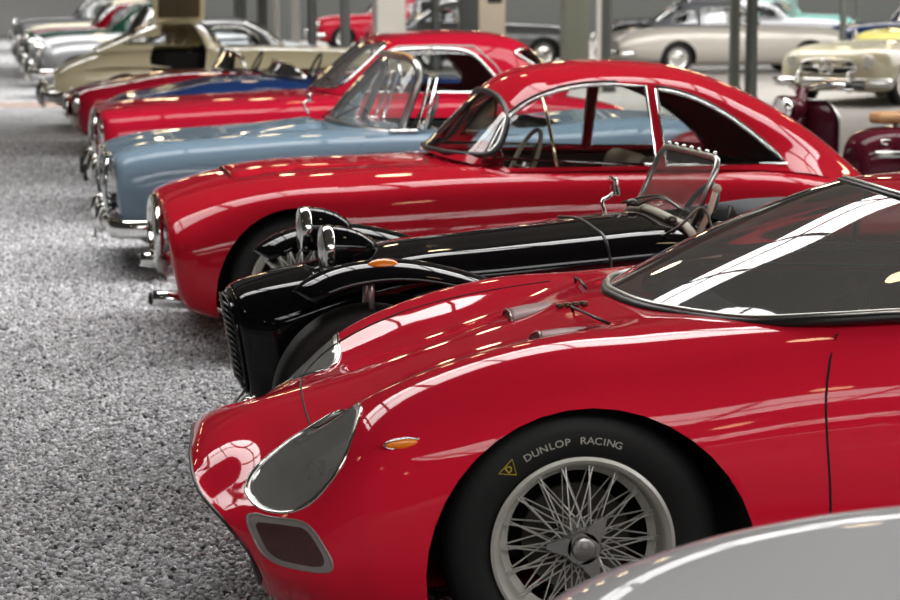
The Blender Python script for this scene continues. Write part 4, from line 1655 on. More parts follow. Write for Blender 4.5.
# ================================================================== the cars further off
def plain_car(name, label, loc, rot, pm, L=4.3, w=.80, h=.86, roof=None, cab=None, rh=1.32, roof_mat=None, group=None, open_door=None, glass=None,
              bumper=True, grille='oval', tall_lamps=False, nose=1.0, su=4, sv=4, wstyle='chrome', screen=True, cat='car', bz=.40, fx=.19, rx=.75):
    t = thing(name, label, cat, loc, rot, group)
    fr = [(.03, .74, .70, .74, .34, .10), (.07, .81, .79, .86, .28, .10), (.20, .88, .87, .95, .24, .06), (.50, .93, .935, .99, .22, 0), (.25 * L, .965, .97, 1, .20, 0), (.38 * L, 1.0, .985, 1, .20, 0),
          (.55 * L, 1.0, .985, 1, .20, 0), (.72 * L, .985, .985, 1, .21, 0), (.86 * L, .92, .93, .97, .24, 0), (L - .22, .80, .80, .88, .28, 0), (L - .05, .70, .69, .76, .33, 0)]
    S = [st(x, a * h * (nose if x < .6 else 1), b * h * (nose if x < .6 else 1), c * w, .56, d, s=s) for x, a, b, c, d, s in fr]
    bm = loft(S, su, sv)
    store_normals(bm)
    flat_end(bm, True)
    flat_end(bm, False)
    bvh = bvh_of(bm)
    cab = cab or (.36 * L, .47 * L, .66 * L, .84 * L)
    x0, x1, x2, x3 = cab
    hw = w * .80
    deck = [(x0 + .12, 0), (x0 + .2, hw * .6), (x0 + .35, hw * .88), (x2, hw * .88), (x2 + .2, hw * .6), (x2 + .2, -hw * .6), (x2, -hw * .88), (x0 + .35, -hw * .88), (x0 + .2, -hw * .6)]
    bmesh.ops.delete(bm, geom=clip(bm, deck, (0, 1), lambda c: c.z > .5), context='FACES')
    for cx in (fx * L, rx * L):
        arch(bm, bvh, t, cx, .30, .37, pm, zmin=.26)
    if open_door:
        poly, side = open_door
        bmesh.ops.delete(bm, geom=clip(bm, poly, (0, 2), lambda c: c.y * side > .4), context='FACES')
    obj('body', bm, pm, t)
    tub(t, deck, .28, h - .05, DARK)
    for y in (-.3, .3):
        seat(t, (x1 + x2) / 2 - .1, y, .24, LEATHER, .44, .52)
    steering_wheel(t, (x1 - .08, -.3, h + .02), .19)
    for x in (fx * L, rx * L):
        for y in (-w + .15, w - .15):
            wheel(t, x, y, .32, .15, .2, wstyle)
    zl = .60 * h / .86 * nose
    for y in (-.66 * w, .66 * w):
        p, n = on_front(bvh, y, zl)
        if p is None:
            continue
        if tall_lamps:
            lamp(t, (p.x - .06, p.y * .82, zl + .12), .11, back=pm)
        else:
            lamp(t, (p.x - .0, p.y, p.z), .095, depth=.12)
    if grille:
        gb = bmesh.new()
        gw, gz, gh = (.36, .50, .11) if grille == 'oval' else ((.20, .62, .24) if grille == 'upright' else (.44, .56, .105))
        p, n = on_front(bvh, 0, .5)
        gx = p.x - .012
        ring = [(gx - (.02 if grille == 'upright' else 0), gw * math.copysign(abs(math.cos(a)) ** .7, math.cos(a)), gz + gh * math.copysign(abs(math.sin(a)) ** .7, math.sin(a))) for a in [2 * PI * k / 32 for k in range(32)]]
        f = gb.faces.new([gb.verts.new((x + .008, y, z)) for x, y, z in ring])
        g = obj('grille', gb, DARK, t, smooth=False)
        rod('grille_surround', ring, .02, CHROME, g, 8, True)
        gb = bmesh.new()
        if grille == 'star':
            tube(gb, [(gx - .01, -gw, gz), (gx - .02, 0, gz), (gx - .01, gw, gz)], .020, 8)
            n_ = 28
            tube(gb, [(gx - .05, .11 * math.cos(2 * PI * k / n_), gz + .11 * math.sin(2 * PI * k / n_)) for k in range(n_)], .020, 8, True)
            for k in range(3):
                a = PI / 2 + 2 * PI * k / 3
                tube(gb, [(gx - .03, 0, gz), (gx - .05, .11 * math.cos(a), gz + .11 * math.sin(a))], [.034, .014], 8)
            obj('grille_emblem', gb, CHROME, g)
        else:
            for k in range(-4, 5):
                y = gw * .2 * k
                hh = gh * math.sqrt(max(.04, 1 - (k / 5) ** 2))
                tube(gb, [(gx, y, gz - hh), (gx, y, gz + hh)], .008, 6)
            obj('grille_bars', gb, CHROME, g)
    if bumper:
        for end in (0, 1):
            bb = bmesh.new()
            rows = []
            for x, y in curve([(.30, -w - .01), (.10, -w), (-.02, -w * .86), (-.07, -w * .5), (-.08, 0), (-.07, w * .5), (-.02, w * .86), (.10, w), (.30, w + .01)], 4):
                X = x if not end else L - x
                q = math.hypot(x - .5, y)
                nx, ny = (x - .5) / q * (1 if not end else -1), y / q
                rows.append([bb.verts.new((X + nx * d_, y + ny * d_, bz + dz)) for d_, dz in ((-.02, .06), (.0, .065), (.025, .04), (.03, 0), (.025, -.04), (0, -.065), (-.02, -.06))])
            for i in range(len(rows) - 1):
                for k in range(6):
                    bb.faces.new((rows[i][k], rows[i + 1][k], rows[i + 1][k + 1], rows[i][k + 1]))
            bmesh.ops.recalc_face_normals(bb, faces=bb.faces)
            bmesh.ops.solidify(bb, geom=bb.faces[:], thickness=.004)
            b = obj('rear_bumper' if end else 'front_bumper', bb, CHROME, t)
            for y in (-w * .45, w * .45):
                ob = bmesh.new()
                sx = -1 if not end else 1
                xx = 0 if not end else L
                tube(ob, curve([(xx + sx * .06, y, bz - .12), (xx + sx * .12, y, bz - .07), (xx + sx * .125, y, bz + .02), (xx + sx * .10, y, bz + .10), (xx + sx * .03, y, bz + .15)], 3), .032, 8)
                obj('overrider', ob, CHROME, b)
    gl = glass or GLASS
    if roof:
        e = rh - .10
        b = h - .012
        wr = w * .62
        G = [
            [(x0, 0, b + .03), (x0 + .03, .28, b + .025), (x0 + .10, .48, b + .015), (x0 + .20, hw * .90, b), (x0 + .23, hw * .95, b), (x0 + .25, hw, b - .01)],
            [((x0 + x1) / 2 - .02, 0, (b + rh) / 2 + .02), ((x0 + x1) / 2, .27, (b + rh) / 2 + .015), ((x0 + x1) / 2 + .05, .44, (b + rh) / 2), ((x0 + x1) / 2 + .10, wr + .04, (b + rh) / 2 - .03), ((x0 + x1) / 2 + .12, hw * .93, b + .11), ((x0 + x1) / 2 + .14, hw, b - .01)],
            [(x1, 0, rh - .05), (x1 + .01, .24, rh - .055), (x1 + .04, .40, rh - .08), (x1 + .06, wr, e - .03), (x1 + .06, hw * .92, b + .17), (x1 + .06, hw, b - .01)],
            [(x1 * .7 + x2 * .3, 0, rh), (x1 * .7 + x2 * .3, .24, rh - .01), (x1 * .7 + x2 * .3, .41, rh - .045), (x1 * .7 + x2 * .3, wr + .01, e), (x1 * .7 + x2 * .3, hw * .92, b + .18), (x1 * .7 + x2 * .3, hw, b - .01)],
            [(x2, 0, rh - .03), (x2, .23, rh - .035), (x2, .39, rh - .07), (x2, wr, e - .03), (x2, hw * .9, b + .16), (x2, hw, b - .01)],
            [((x2 + x3) / 2, 0, rh * .52 + b * .48), ((x2 + x3) / 2, .22, rh * .5 + b * .5), ((x2 + x3) / 2, .36, rh * .45 + b * .55), ((x2 + x3) / 2, wr - .04, rh * .35 + b * .65), ((x2 + x3) / 2, hw * .84, b + .08), ((x2 + x3) / 2, hw * .93, b - .02)],
            [(x3, 0, b + .01), (x3, .20, b + .005), (x3, .33, b), (x3, wr - .08, b - .01), (x3, hw * .74, b - .02), (x3, hw * .85, b - .04)],
        ]
        rf = loft(G, su + 1, sv)
        store_normals(rf)
        rbv = bvh_of(rf)
        wso = rrect(-wr * .98, wr * .98, b + .05, rh - .075, .06, 4)
        g = obj('windscreen', cut_glass(rf, wso, (1, 2), lambda c: c.x < x1 + .08), gl, t)
        pts = []
        for y, z in curve(wso, 2, True):
            hh = rbv.ray_cast(Vector((x0 - 1, y, z)), Vector((1, 0, 0)))
            if hh[0] is not None:
                pts.append(hh[0] + Vector((-.004, 0, 0)))
        rod('windscreen_trim', pts, .013, CHROME, g, 6, True)
        rwo = rrect(-wr * .8, wr * .8, b + .10, rh - .10, .06, 4)
        obj('rear_window', cut_glass(rf, rwo, (1, 2), lambda c: c.x > x2 + .02), gl, t)
        so = [(x0 + .42, b + .02), ((x0 + x1) / 2 + .22, (b + rh) / 2 - .05), (x1 + .14, e - .06), (x1 + .25, e - .035), (x2 - .30, e - .035), (x2 - .22, e - .06), (x2 - .18, b + .02)]
        qo = [(x2 - .10, b + .04), (x2 - .10, e - .08), (x2 - .02, e - .09), ((x2 + x3) / 2 - .05, b + .17), ((x2 + x3) / 2 + .08, b + .06)]
        for side in (-1, 1):
            if open_door and open_door[1] == side:
                bmesh.ops.delete(rf, geom=clip(rf, open_door[0], (0, 2), lambda c: c.y * side > .28), context='FACES')
            else:
                q = obj('side_window', cut_glass(rf, so, (0, 2), lambda c: c.y * side > .3), gl, t)
                rod('window_frame', on_side(rbv, so, side, .003), .012, CHROME, q, 6, True)
            q = obj('quarter_window', cut_glass(rf, qo, (0, 2), lambda c: c.y * side > .3), gl, t)
            rod('quarter_frame', on_side(rbv, qo, side, .003), .010, CHROME, q, 6, True)
        obj('roof', rf, roof_mat or pm, t)
    elif screen:
        base = curve([(x0 + .26, -hw, h), (x0 + .12, -hw * .85, h + .005), (x0 + .02, -.30, h + .01), (x0, 0, h + .015), (x0 + .02, .30, h + .01), (x0 + .12, hw * .85, h + .005), (x0 + .26, hw, h)], 4)
        k_ = .29 if rh > 1.15 else .09
        top = curve([(x0 + k_ + .15, -hw * .86, rh - .08), (x0 + k_ + .07, -hw * .76, rh - .03), (x0 + k_ + .01, -.28, rh), (x0 + k_, 0, rh), (x0 + k_ + .01, .28, rh), (x0 + k_ + .07, hw * .76, rh - .03), (x0 + k_ + .15, hw * .86, rh - .08)], 4)
        wb = bmesh.new()
        A = [wb.verts.new(p) for p in base]
        B = [wb.verts.new(p) for p in top]
        for k in range(len(A) - 1):
            wb.faces.new((A[k], A[k + 1], B[k + 1], B[k]))
        g = obj('windscreen', wb, gl, t)
        rod('screen_frame', [base[0]] + top + [base[-1]], .018, CHROME, g)
        rod('screen_base_trim', base, .014, SATIN, g)
    return t


def gullwing():
    L = 4.5
    t = plain_car('gullwing_coupe', 'cream coupe parked tail first with its roof hinged door raised open', (.55 + L, 26.5, 0), PI, CREAM, L, .86, .96, 'coupe', (2.42, 2.68, 3.15, 3.95), 1.31,
                  open_door=([(2.78, .46), (2.70, .70), (2.66, .95), (2.72, 1.10), (2.82, 1.25), (3.16, 1.24), (3.28, 1.0), (3.34, .85), (3.32, .60), (3.24, .46)], 1), grille='star', su=6, sv=5, rx=.805)
    d = sub('raised_door', t, (2.95, .18, 1.30), (R(-14), 0, 0))
    bm = bmesh.new()
    rbox(bm, (0, .03, .42), (.62, .05, .86), .02)
    obj('door_skin', bm, CREAM, d)
    bm = bmesh.new()
    rbox(bm, (0, .065, .42), (.50, .03, .78), .012)
    obj('door_lining', bm, BROWNL, d)
    for cx in (.19 * L, .805 * L):
        bb = bmesh.new()
        rows = []
        for i in range(13):
            u = i / 12
            x = cx - .52 + 1.04 * u
            z = .715 + .03 * math.sin(PI * u)
            rows.append(x)
            p, n = None, None
        pts = []
        for x in rows:
            pts.append((x, .88, .735 + .03 * math.sin(PI * (x - cx + .52) / 1.04)))
        tube(bb, pts, [.004] + [.030 * math.sin(PI * min(.97, max(.1, i / 12))) for i in range(1, 12)] + [.004], 8)
        obj('wheel_arch_blister', bb, CREAM, t)


gullwing()
plain_car('open_roadster', 'red open roadster with round chrome grille, parked just before the cream coupe', (.58, 21.9, 0), 0, RED3, 4.2, .79, .84, None, rh=1.05, nose=.93, su=5, sv=5, bumper=False)
plain_car('open_roadster', 'dark blue open roadster squeezed between two red cars', (.80, 18.7, 0), 0, NAVY, 4.0, .78, .90, None, rh=1.02, nose=.93, su=5, sv=5, bumper=False)
plain_car('touring_convertible', 'light grey convertible with tall fenders and chrome headlamps behind the cream coupe', (.50, 34.0, 0), 0, GREY, 4.7, .86, .90, None, rh=1.30, tall_lamps=True, grille='upright', su=5, sv=5, fx=.14)
plain_car('touring_convertible', 'silver convertible with upright windscreen, next one past the light grey convertible', (.45, 37.8, 0), 0, SILVER, 4.6, .84, .92, None, rh=1.38, tall_lamps=True, grille='upright')
plain_car('saloon_car', 'dark green saloon with chrome nose far down the row', (.40, 42.5, 0), 0, GREEN, 4.4, .82, .92, 'sedan', rh=1.42, tall_lamps=True, grille='upright')
plain_car('saloon_car', 'small red saloon far down the row beyond the dark green one', (.35, 47.0, 0), 0, RED3, 4.2, .80, .90, 'sedan', rh=1.40)
plain_car('saloon_car', 'ivory saloon far down the row beyond the small red saloon', (.5, 51.5, 0), 0, IVORY, 4.3, .82, .92, 'sedan', rh=1.45)
plain_car('saloon_car', 'blackish saloon at the very end of the row by the back wall', (.30, 60.0, 0), 0, DGREY, 4.4, .82, .95, 'sedan', rh=1.5, tall_lamps=True, grille='upright')
plain_car('parked_coupe', 'dark grey coupe parked tail first just beyond the cream gullwing coupe', (at(395, 30.4), 30.4, 0), PI, DGREY, 4.4, .82, .86, 'coupe', rh=1.27, su=5)
plain_car('parked_coupe', 'dark grey coupe half hidden behind the wide greenish column', (at(572, 46), 46, 0), PI, DGREY, 4.4, .84, .95, 'sedan', rh=1.48)
plain_car('soft_top_car', 'long warm silver convertible with raised dark soft top seen side on', (at(838, 42), 42, 0), PI, BEIGEP, 4.9, .88, .97, 'coupe', (1.75, 2.15, 3.35, 4.1), 1.43, roof_mat=GREYL, su=5)
plain_car('ivory_sports_car', 'ivory sports car facing the aisle with a star emblem in its wide dark grille', (11.55, 29.2, 0), R(42), IVORY, 4.5, .88, .90, None, (2.5, 2.75, 3.1, 3.6), 1.2, grille='star', su=5, sv=5, bz=.34, screen=False)
plain_car('yellow_car', 'small yellow car standing behind the ivory sports car', (at(872, 37), 37, 0), R(25), YELLOW, 4.0, .78, .98, 'coupe', rh=1.32)
plain_car('pale_car', 'pale silver car far behind the ivory sports car', (at(845, 52), 52, 0), PI, SILVER, 4.5, .84, .98, 'coupe', rh=1.42)
plain_car('turquoise_car', 'turquoise saloon at the far back behind the pale silver car', (at(850, 60), 60, 0), PI, TEAL, 4.4, .84, 1.0, 'sedan', rh=1.52)
plain_car('navy_car', 'dark navy coupe at the far back above the yellow car', (at(838, 47), 47, 0), R(10), NAVY, 4.5, .84, .95, 'sedan', rh=1.42)
plain_car('red_estate', 'red car far back partly hidden by a dark post and the pale square column', (at(311, 62), 62, 0), 0, RED3, 4.3, .82, 1.0, 'sedan', rh=1.5)
plain_car('red_roadster', 'red open car facing this way beyond the red hardtop roof', (at(419, 50), 50, 0), PI / 2, RED3, 4.0, .74, .92, None, rh=1.25, screen=False)
plain_car('grey_saloon', 'grey saloon facing this way between two dark posts far back', (at(452, 56), 56, 0), PI / 2, GREY, 4.2, .78, .95, 'sedan', rh=1.45)
plain_car('black_saloon', 'black saloon seen beyond the tail of the silver soft top car', (at(600, 54), 54, 0), 0, BLACKP, 4.6, .84, .98, 'sedan', rh=1.5)


# ================================================================== the maroon scooter
def scooter():
    t = thing('motor_scooter', 'maroon motor scooter with tan saddles standing behind the red fastback tail', 'scooter', (4.82, 13.35, 0), R(12))
    wh1 = wheel(t, .22, 0, .21, .10, .12, 'disc')
    wh2 = wheel(t, 1.42, 0, .21, .10, .12, 'disc')
    # front fender
    bm = bmesh.new()
    rows = []
    for i in range(15):
        a = R(200) - R(205) * i / 14
        rows.append([bm.verts.new((.22 + (.25 - .02 * b * b) * math.cos(a), .09 * b, .23 + (.25 - .03 * b * b) * math.sin(a))) for b in [k / 4 for k in range(-4, 5)]])
    for i in range(14):
        for k in range(8):
            bm.faces.new((rows[i][k], rows[i + 1][k], rows[i + 1][k + 1], rows[i][k + 1]))
    bmesh.ops.solidify(bm, geom=bm.faces[:], thickness=.004)
    obj('front_fender', bm, MAROON, t)
    # leg shield
    bm = bmesh.new()
    rows = []
    for i in range(17):
        u = i / 16
        z = .22 + .70 * u
        hw = .30 * (1 - max(0, (u - .72) / .28) ** 3 * .55) * (1 - .25 * max(0, .3 - u) / .3)
        rows.append([bm.verts.new((.38 - .03 * (1 - b * b) + .05 * b * b - .05 * (1 - u) * 0, hw * b, z)) for b in [k / 6 for k in range(-6, 7)]])
    for i in range(16):
        for k in range(12):
            bm.faces.new((rows[i][k], rows[i + 1][k], rows[i + 1][k + 1], rows[i][k + 1]))
    edge = [r[0].co.copy() for r in rows] + [v.co.copy() for v in rows[-1]] + [r[-1].co.copy() for r in rows[::-1]]
    bmesh.ops.solidify(bm, geom=bm.faces[:], thickness=.008)
    s = obj('leg_shield', bm, MAROON, t)
    rod('shield_edging', edge, .008, SATIN, s)
    bm = bmesh.new()
    tube(bm, [(.338, -.03, .80), (.338, 0, .785), (.338, .03, .80)], .005, 6)
    obj('shield_emblem', bm, CHROME, s)
    # steering head, headlamp and handlebar
    bm = bmesh.new()
    tube(bm, [(.24, 0, .42), (.30, 0, .75), (.335, 0, 1.0)], [.035, .045, .035], 14)
    obj('steering_column', bm, MAROON, t)
    bm = bmesh.new()
    lathe(bm, [(.0001, .20), (.06, .17), (.085, .10), (.09, .02), (.09, 0)], 'x', 24, (.17, 0, .86))
    h = obj('headlamp_shell', bm, MAROON, t)
    lamp(h, (.17, 0, .86), .085)
    bm = bmesh.new()
    tube(bm, curve([(.47, -.34, 1.02), (.40, -.24, 1.03), (.35, -.06, 1.00), (.35, .06, 1.00), (.40, .24, 1.03), (.47, .34, 1.02)], 5), .012, 8)
    hb = obj('handlebar', bm, CHROME, t)
    for s_ in (-1, 1):
        bm = bmesh.new()
        tube(bm, [(.455, s_ * .32, 1.02), (.53, s_ * .415, 1.015)], .019, 10)
        obj('hand_grip', bm, SEAL, hb)
        bm = bmesh.new()
        tube(bm, curve([(.41, s_ * .25, 1.02), (.40, s_ * .33, 1.00), (.44, s_ * .42, 1.0)], 4), .006, 6)
        obj('brake_lever', bm, CHROME, hb)
    # floor and rear body
    bm = bmesh.new()
    rbox(bm, (.60, 0, .24), (.50, .34, .05), .02)
    obj('footboard', bm, MAROON, t)

    def sec(x, w, zt, zb):
        return [(x, 0, zt), (x, w * .5, zt - .008), (x, w * .85, zt - .06), (x, w, (zt + zb) / 2 + .04), (x, w * .97, (zt + zb) / 2 - .08), (x, w * .8, zb), (x, 0, zb)]
    bm = loft([sec(.72, .10, .60, .27), sec(.76, .15, .66, .26), sec(.90, .20, .715, .24), sec(1.2, .235, .72, .23), sec(1.5, .22, .69, .25), sec(1.72, .14, .58, .30), sec(1.80, .06, .48, .34)], 6, 6)
    flat_end(bm, True)
    flat_end(bm, False)
    bvh = bvh_of(bm)
    b = obj('rear_cowl', bm, MAROON, t)
    for side in (-1, 1):
        for x in (.88, 1.04, 1.23):
            c = on_side(bvh, [(x, .635)], side, .002)
            if c:
                vb = bmesh.new()
                c = c[0]
                tube(vb, [(c.x + .038 * math.cos(a), c.y, c.z + .016 * math.sin(a)) for a in [2 * PI * k / 20 for k in range(20)]], .006, 6, True)
                obj('cowl_vent', vb, CHROME, b)
        pts = on_side(bvh, [(.80 + .85 * k / 14, .555) for k in range(15)], side, .002)
        vb = bmesh.new()
        for i in range(len(pts) - 1):
            p, q = pts[i], pts[i + 1]
            dy = Vector((0, side * .004, 0))
            vs_ = [vb.verts.new(p + dy + Vector((0, 0, .022))), vb.verts.new(q + dy + Vector((0, 0, .022))), vb.verts.new(q + dy + Vector((0, 0, -.022))), vb.verts.new(p + dy + Vector((0, 0, -.022)))]
            vb.faces.new(vs_)
        bmesh.ops.remove_doubles(vb, verts=vb.verts[:], dist=1e-4)
        bmesh.ops.solidify(vb, geom=vb.faces[:], thickness=.003)
        obj('cowl_strip', vb, SATIN, b)
    for x, L_, z in ((1.08, .36, .785), (1.46, .30, .775)):
        bm = bmesh.new()
        rbox(bm, (x, 0, z), (L_, .27, .075), .034, seg=4)
        for v in bm.verts:
            k = (v.co.x - x) / L_ + .5
            v.co.y *= .55 + .45 * min(1, k * 1.6)
        obj('saddle', bm, TANL, t)
        bm = bmesh.new()
        tube(bm, [(x, 0, .66), (x, 0, z - .02)], .02, 8)
        obj('saddle_post', bm, SATIN, t)
    bm = bmesh.new()
    tube(bm, [(1.18, -.14, .70), (1.22, -.15, .80), (1.28, -.14, .83)], .009, 8)
    obj('saddle_lever', bm, CHROME, t)
    bm = bmesh.new()
    for s_ in (-1, 1):
        tube(bm, [(.62, s_ * .10, .22), (.68, s_ * .17, .008)], .012, 8)
    obj('centre_stand', bm, SATIN, t)

    sw = wheel(t, 1.09, -.31, .17, .08, .11, 'disc', 'spare_wheel')
    sw.location.z = .62
    bm = bmesh.new()
    tube(bm, [(1.09, -.20, .58), (1.09, -.28, .62)], .015, 8)
    obj('spare_wheel_bracket', bm, SATIN, t)


scooter()


# ================================================================== posts, columns and lamp standards
IRON = grain(principled('grey_green_iron', (.075, .085, .075), .5), 3, .2)
IRON2 = principled('dark_iron', (.032, .035, .032), .45)
PALEC = grain(principled('pale_plaster', (.42, .40, .36), .7), 2, .12)
BEIGEC = grain(principled('beige_board', (.25, .21, .155), .7), 2, .1)
GREENC = principled('green_grey_steel', (.10, .105, .08), .5)
GLOBE = principled('lit_globe', (.9, .8, .6), .4, emit=(1, .74, .42), estr=13)


def column(px, Y, wd, m, n, square=False):
    bm = bmesh.new()
    x = at(px, Y)
    if square:
        rbox(bm, (x, Y, 3.3), (wd, wd, 6.6), .02)
    else:
        lathe(bm, [(wd * .85, 0), (wd * .85, .12), (wd * .62, .22), (wd * .5, .3), (wd * .5, 6.6)], 'z', 24, (x, Y, 0))
    o = obj('column_%d' % n, bm, m, None, auto=R(40))
    o['kind'] = 'structure'


k = 0
for px, Y, wd, m, sq in ((575, 36, .42, GREENC, True), (606, 34, .20, IRON2, False), (599, 33.5, .07, PALEC, False), (345, 36, .17, IRON2, False), (389, 40, .54, PALEC, True), (435, 44, .20, IRON2, False), (469, 40, .36, IRON2, True),
                         (295, 46, .20, PALEC, True), (312, 42, .18, IRON2, False), (277, 50, .10, PALEC, False), (262, 52, .24, IRON2, True), (240, 54, .30, IRON2, True), (858, 62, .2, IRON, False), (793, 56, .2, principled('sea_green_steel', (.12, .20, .18), .5), False),
                         (843, 40, .14, IRON, False)):
    k += 1
    column(px, Y, wd, m, k, sq)
bm = bmesh.new()
X = at(492, 38)
rbox(bm, (X, 38, 1.25), (.48, .06, 2.5), .01)
o = obj('info_board', bm, BEIGEC)
o['label'] = 'tall beige display board with a black notice, standing beyond the red hardtop'
o['category'] = 'board'
bm = bmesh.new()
rbox(bm, (X + .04, 37.962, 1.68), (.26, .012, .50), .004)
obj('notice_sheet', bm, SEAL, o)


def lamp_standard():
    t = thing('lamp_standard', 'grey green lamp standard, left one of a pair rising behind the red fastback', 'lamp post', (0, 0, 0), 0, 'lamp standards behind the red fastback')
    bm = bmesh.new()
    lathe(bm, [(.17, 0), (.17, .12), (.12, .20), (.085, .30), (.075, 1.2), (.07, 3.2), (.04, 3.6)], 'z', 20)
    obj('post', bm, IRON, t)
    spots = [(0, 0, 3.85)] + [(.42 * math.cos(a), .42 * math.sin(a), 3.45) for a in (R(45), R(135), R(225), R(315))]
    bm = bmesh.new()
    for x, y, z in spots[1:]:
        tube(bm, curve([(0, 0, 3.1), (x * .6, y * .6, 3.08), (x, y, 3.2), (x, y, z - .1)], 4), .018, 8)
    obj('arms', bm, IRON, t)
    for x, y, z in spots:
        bm = bmesh.new()
        bmesh.ops.create_uvsphere(bm, u_segments=16, v_segments=10, radius=.13)
        obj('globe', bm, GLOBE, t, (x, y, z))
    return t


def copy_thing(t, loc, label=None):
    r = t.copy()
    COL.objects.link(r)
    r.location = loc
    for ch in t.children:
        c = ch.copy()
        COL.objects.link(c)
        c.parent = r
    if label:
        r['label'] = label
    return r


post0 = lamp_standard()
post0.location = (at(735, 30.0), 30.0, 0)
copy_thing(post0, (at(752, 26.5), 26.5, 0), 'thicker dark lamp standard, right one of a pair rising behind the red fastback')

pend = thing('unseen_globe_lamp', 'unseen lit globe on a cord, added in place of lamp standards for warm glints', 'lamp', (2.5, 6, 0), 0, 'unseen added globes hanging through the hall')  # out of view, added for warm glints instead of more lamp standards
bm = bmesh.new()
tube(bm, [(0, 0, 6.6), (0, 0, 3.75)], .008, 6)
obj('cord', bm, IRON2, pend)
bm = bmesh.new()
bmesh.ops.create_uvsphere(bm, u_segments=16, v_segments=10, radius=.14)
obj('globe', bm, GLOBE, pend, (0, 0, 3.62))
for x in (-3.5, 2.5, 9, 16, 24, 33):
    for y in (-6, 0, 6, 14, 18, 22, 26.5, 36, 40, 44, 56, 60):
        if (x, y) != (2.5, 6):
            copy_thing(pend, (x, y, 0))


# ================================================================== the hall
def stones(base):
    """loose stones lying over the gravel bed"""
    rng = np.random.default_rng(5)
    bm = bmesh.new()
    bmesh.ops.create_icosphere(bm, subdivisions=1, radius=1)
    bm.verts.ensure_lookup_table()
    V0 = np.array([v.co[:] for v in bm.verts])
    F0 = np.array([[v.index for v in f.verts] for f in bm.faces])
    bm.free()
    pts = []
    for x0, x1, y0, y1, dens in STONES:
        n = int((x1 - x0) * (y1 - y0) * dens)
        pts.append(np.column_stack([rng.uniform(x0, x1, n), rng.uniform(y0, y1, n)]))
    P = np.concatenate(pts)
    bpy.context.view_layer.update()
    for o in COL.objects:
        if o.type == 'EMPTY' and o.name.startswith('wheel') and o.parent is not None:
            c = o.matrix_world.translation
            P = P[~((abs(P[:, 0] - c.x) < .15) & (abs(P[:, 1] - c.y) < .125))]
    n = len(P)
    kinds = 24
    shapes = V0[None] * (1 + rng.uniform(-.28, .28, (kinds, len(V0), 1)))
    k = rng.integers(0, kinds, n)
    r = rng.uniform(.0045, .0100, n)
    sc = np.column_stack([r * rng.uniform(.9, 1.4, n), r * rng.uniform(.8, 1.1, n), r * rng.uniform(.55, .9, n)])
    a = rng.uniform(0, 2 * PI, n)
    S = shapes[k] * sc[:, None, :]
    tilt = rng.uniform(-.6, .6, n)
    z = S[:, :, 2] * np.cos(tilt)[:, None] + S[:, :, 0] * np.sin(tilt)[:, None]
    x = S[:, :, 0] * np.cos(tilt)[:, None] - S[:, :, 2] * np.sin(tilt)[:, None]
    X = x * np.cos(a)[:, None] - S[:, :, 1] * np.sin(a)[:, None] + P[:, 0:1]
    Y = x * np.sin(a)[:, None] + S[:, :, 1] * np.cos(a)[:, None] + P[:, 1:2]
    Z = z + .004 + rng.uniform(0, .006, n)[:, None]
    co = np.stack([X, Y, Z], axis=2).reshape(-1, 3)
    F = (F0[None] + (np.arange(n) * len(V0))[:, None, None]).reshape(-1, 3)
    me = bpy.data.meshes.new('gravel')
    me.vertices.add(len(co))
    me.vertices.foreach_set('co', co.astype(np.float32).ravel())
    me.loops.add(len(F) * 3)
    me.loops.foreach_set('vertex_index', F.astype(np.int32).ravel())
    me.polygons.add(len(F))
    me.polygons.foreach_set('loop_start', np.arange(0, len(F) * 3, 3, dtype=np.int32))
    me.polygons.foreach_set('loop_total', np.full(len(F), 3, np.int32))
    me.update(calc_edges=True)
    tone = np.clip(rng.normal(.49, .21, n), .06, .95)
    warm = rng.normal(0, .02, n)
    col = np.column_stack([tone * (1 + warm), tone, tone * (1.03 - warm), np.ones(n)])
    at_ = me.color_attributes.new('stone_tone', 'FLOAT_COLOR', 'POINT')
    at_.data.foreach_set('color', np.repeat(col, len(V0), axis=0).astype(np.float32).ravel())
    m = principled('loose_stone', (.3, .3, .3), .75, spec=.3)
    ca = m.node_tree.nodes.new('ShaderNodeVertexColor')
    ca.layer_name = 'stone_tone'
    m.node_tree.links.new(ca.outputs[0], m.node_tree.nodes['Principled BSDF'].inputs['Base Color'])
    me.materials.append(m)
    o = bpy.data.objects.new('gravel_ground', me)
    COL.objects.link(o)
    o['kind'] = 'stuff'
    o['label'] = 'loose grey gravel covering the floor beneath the row of cars'
    o['category'] = 'gravel'


STONES = ((-1.3, 1.7, 3.6, 9, 5400), (-1.3, 1.7, 9, 15, 4000), (-1.0, 1.5, 15, 24, 2000))


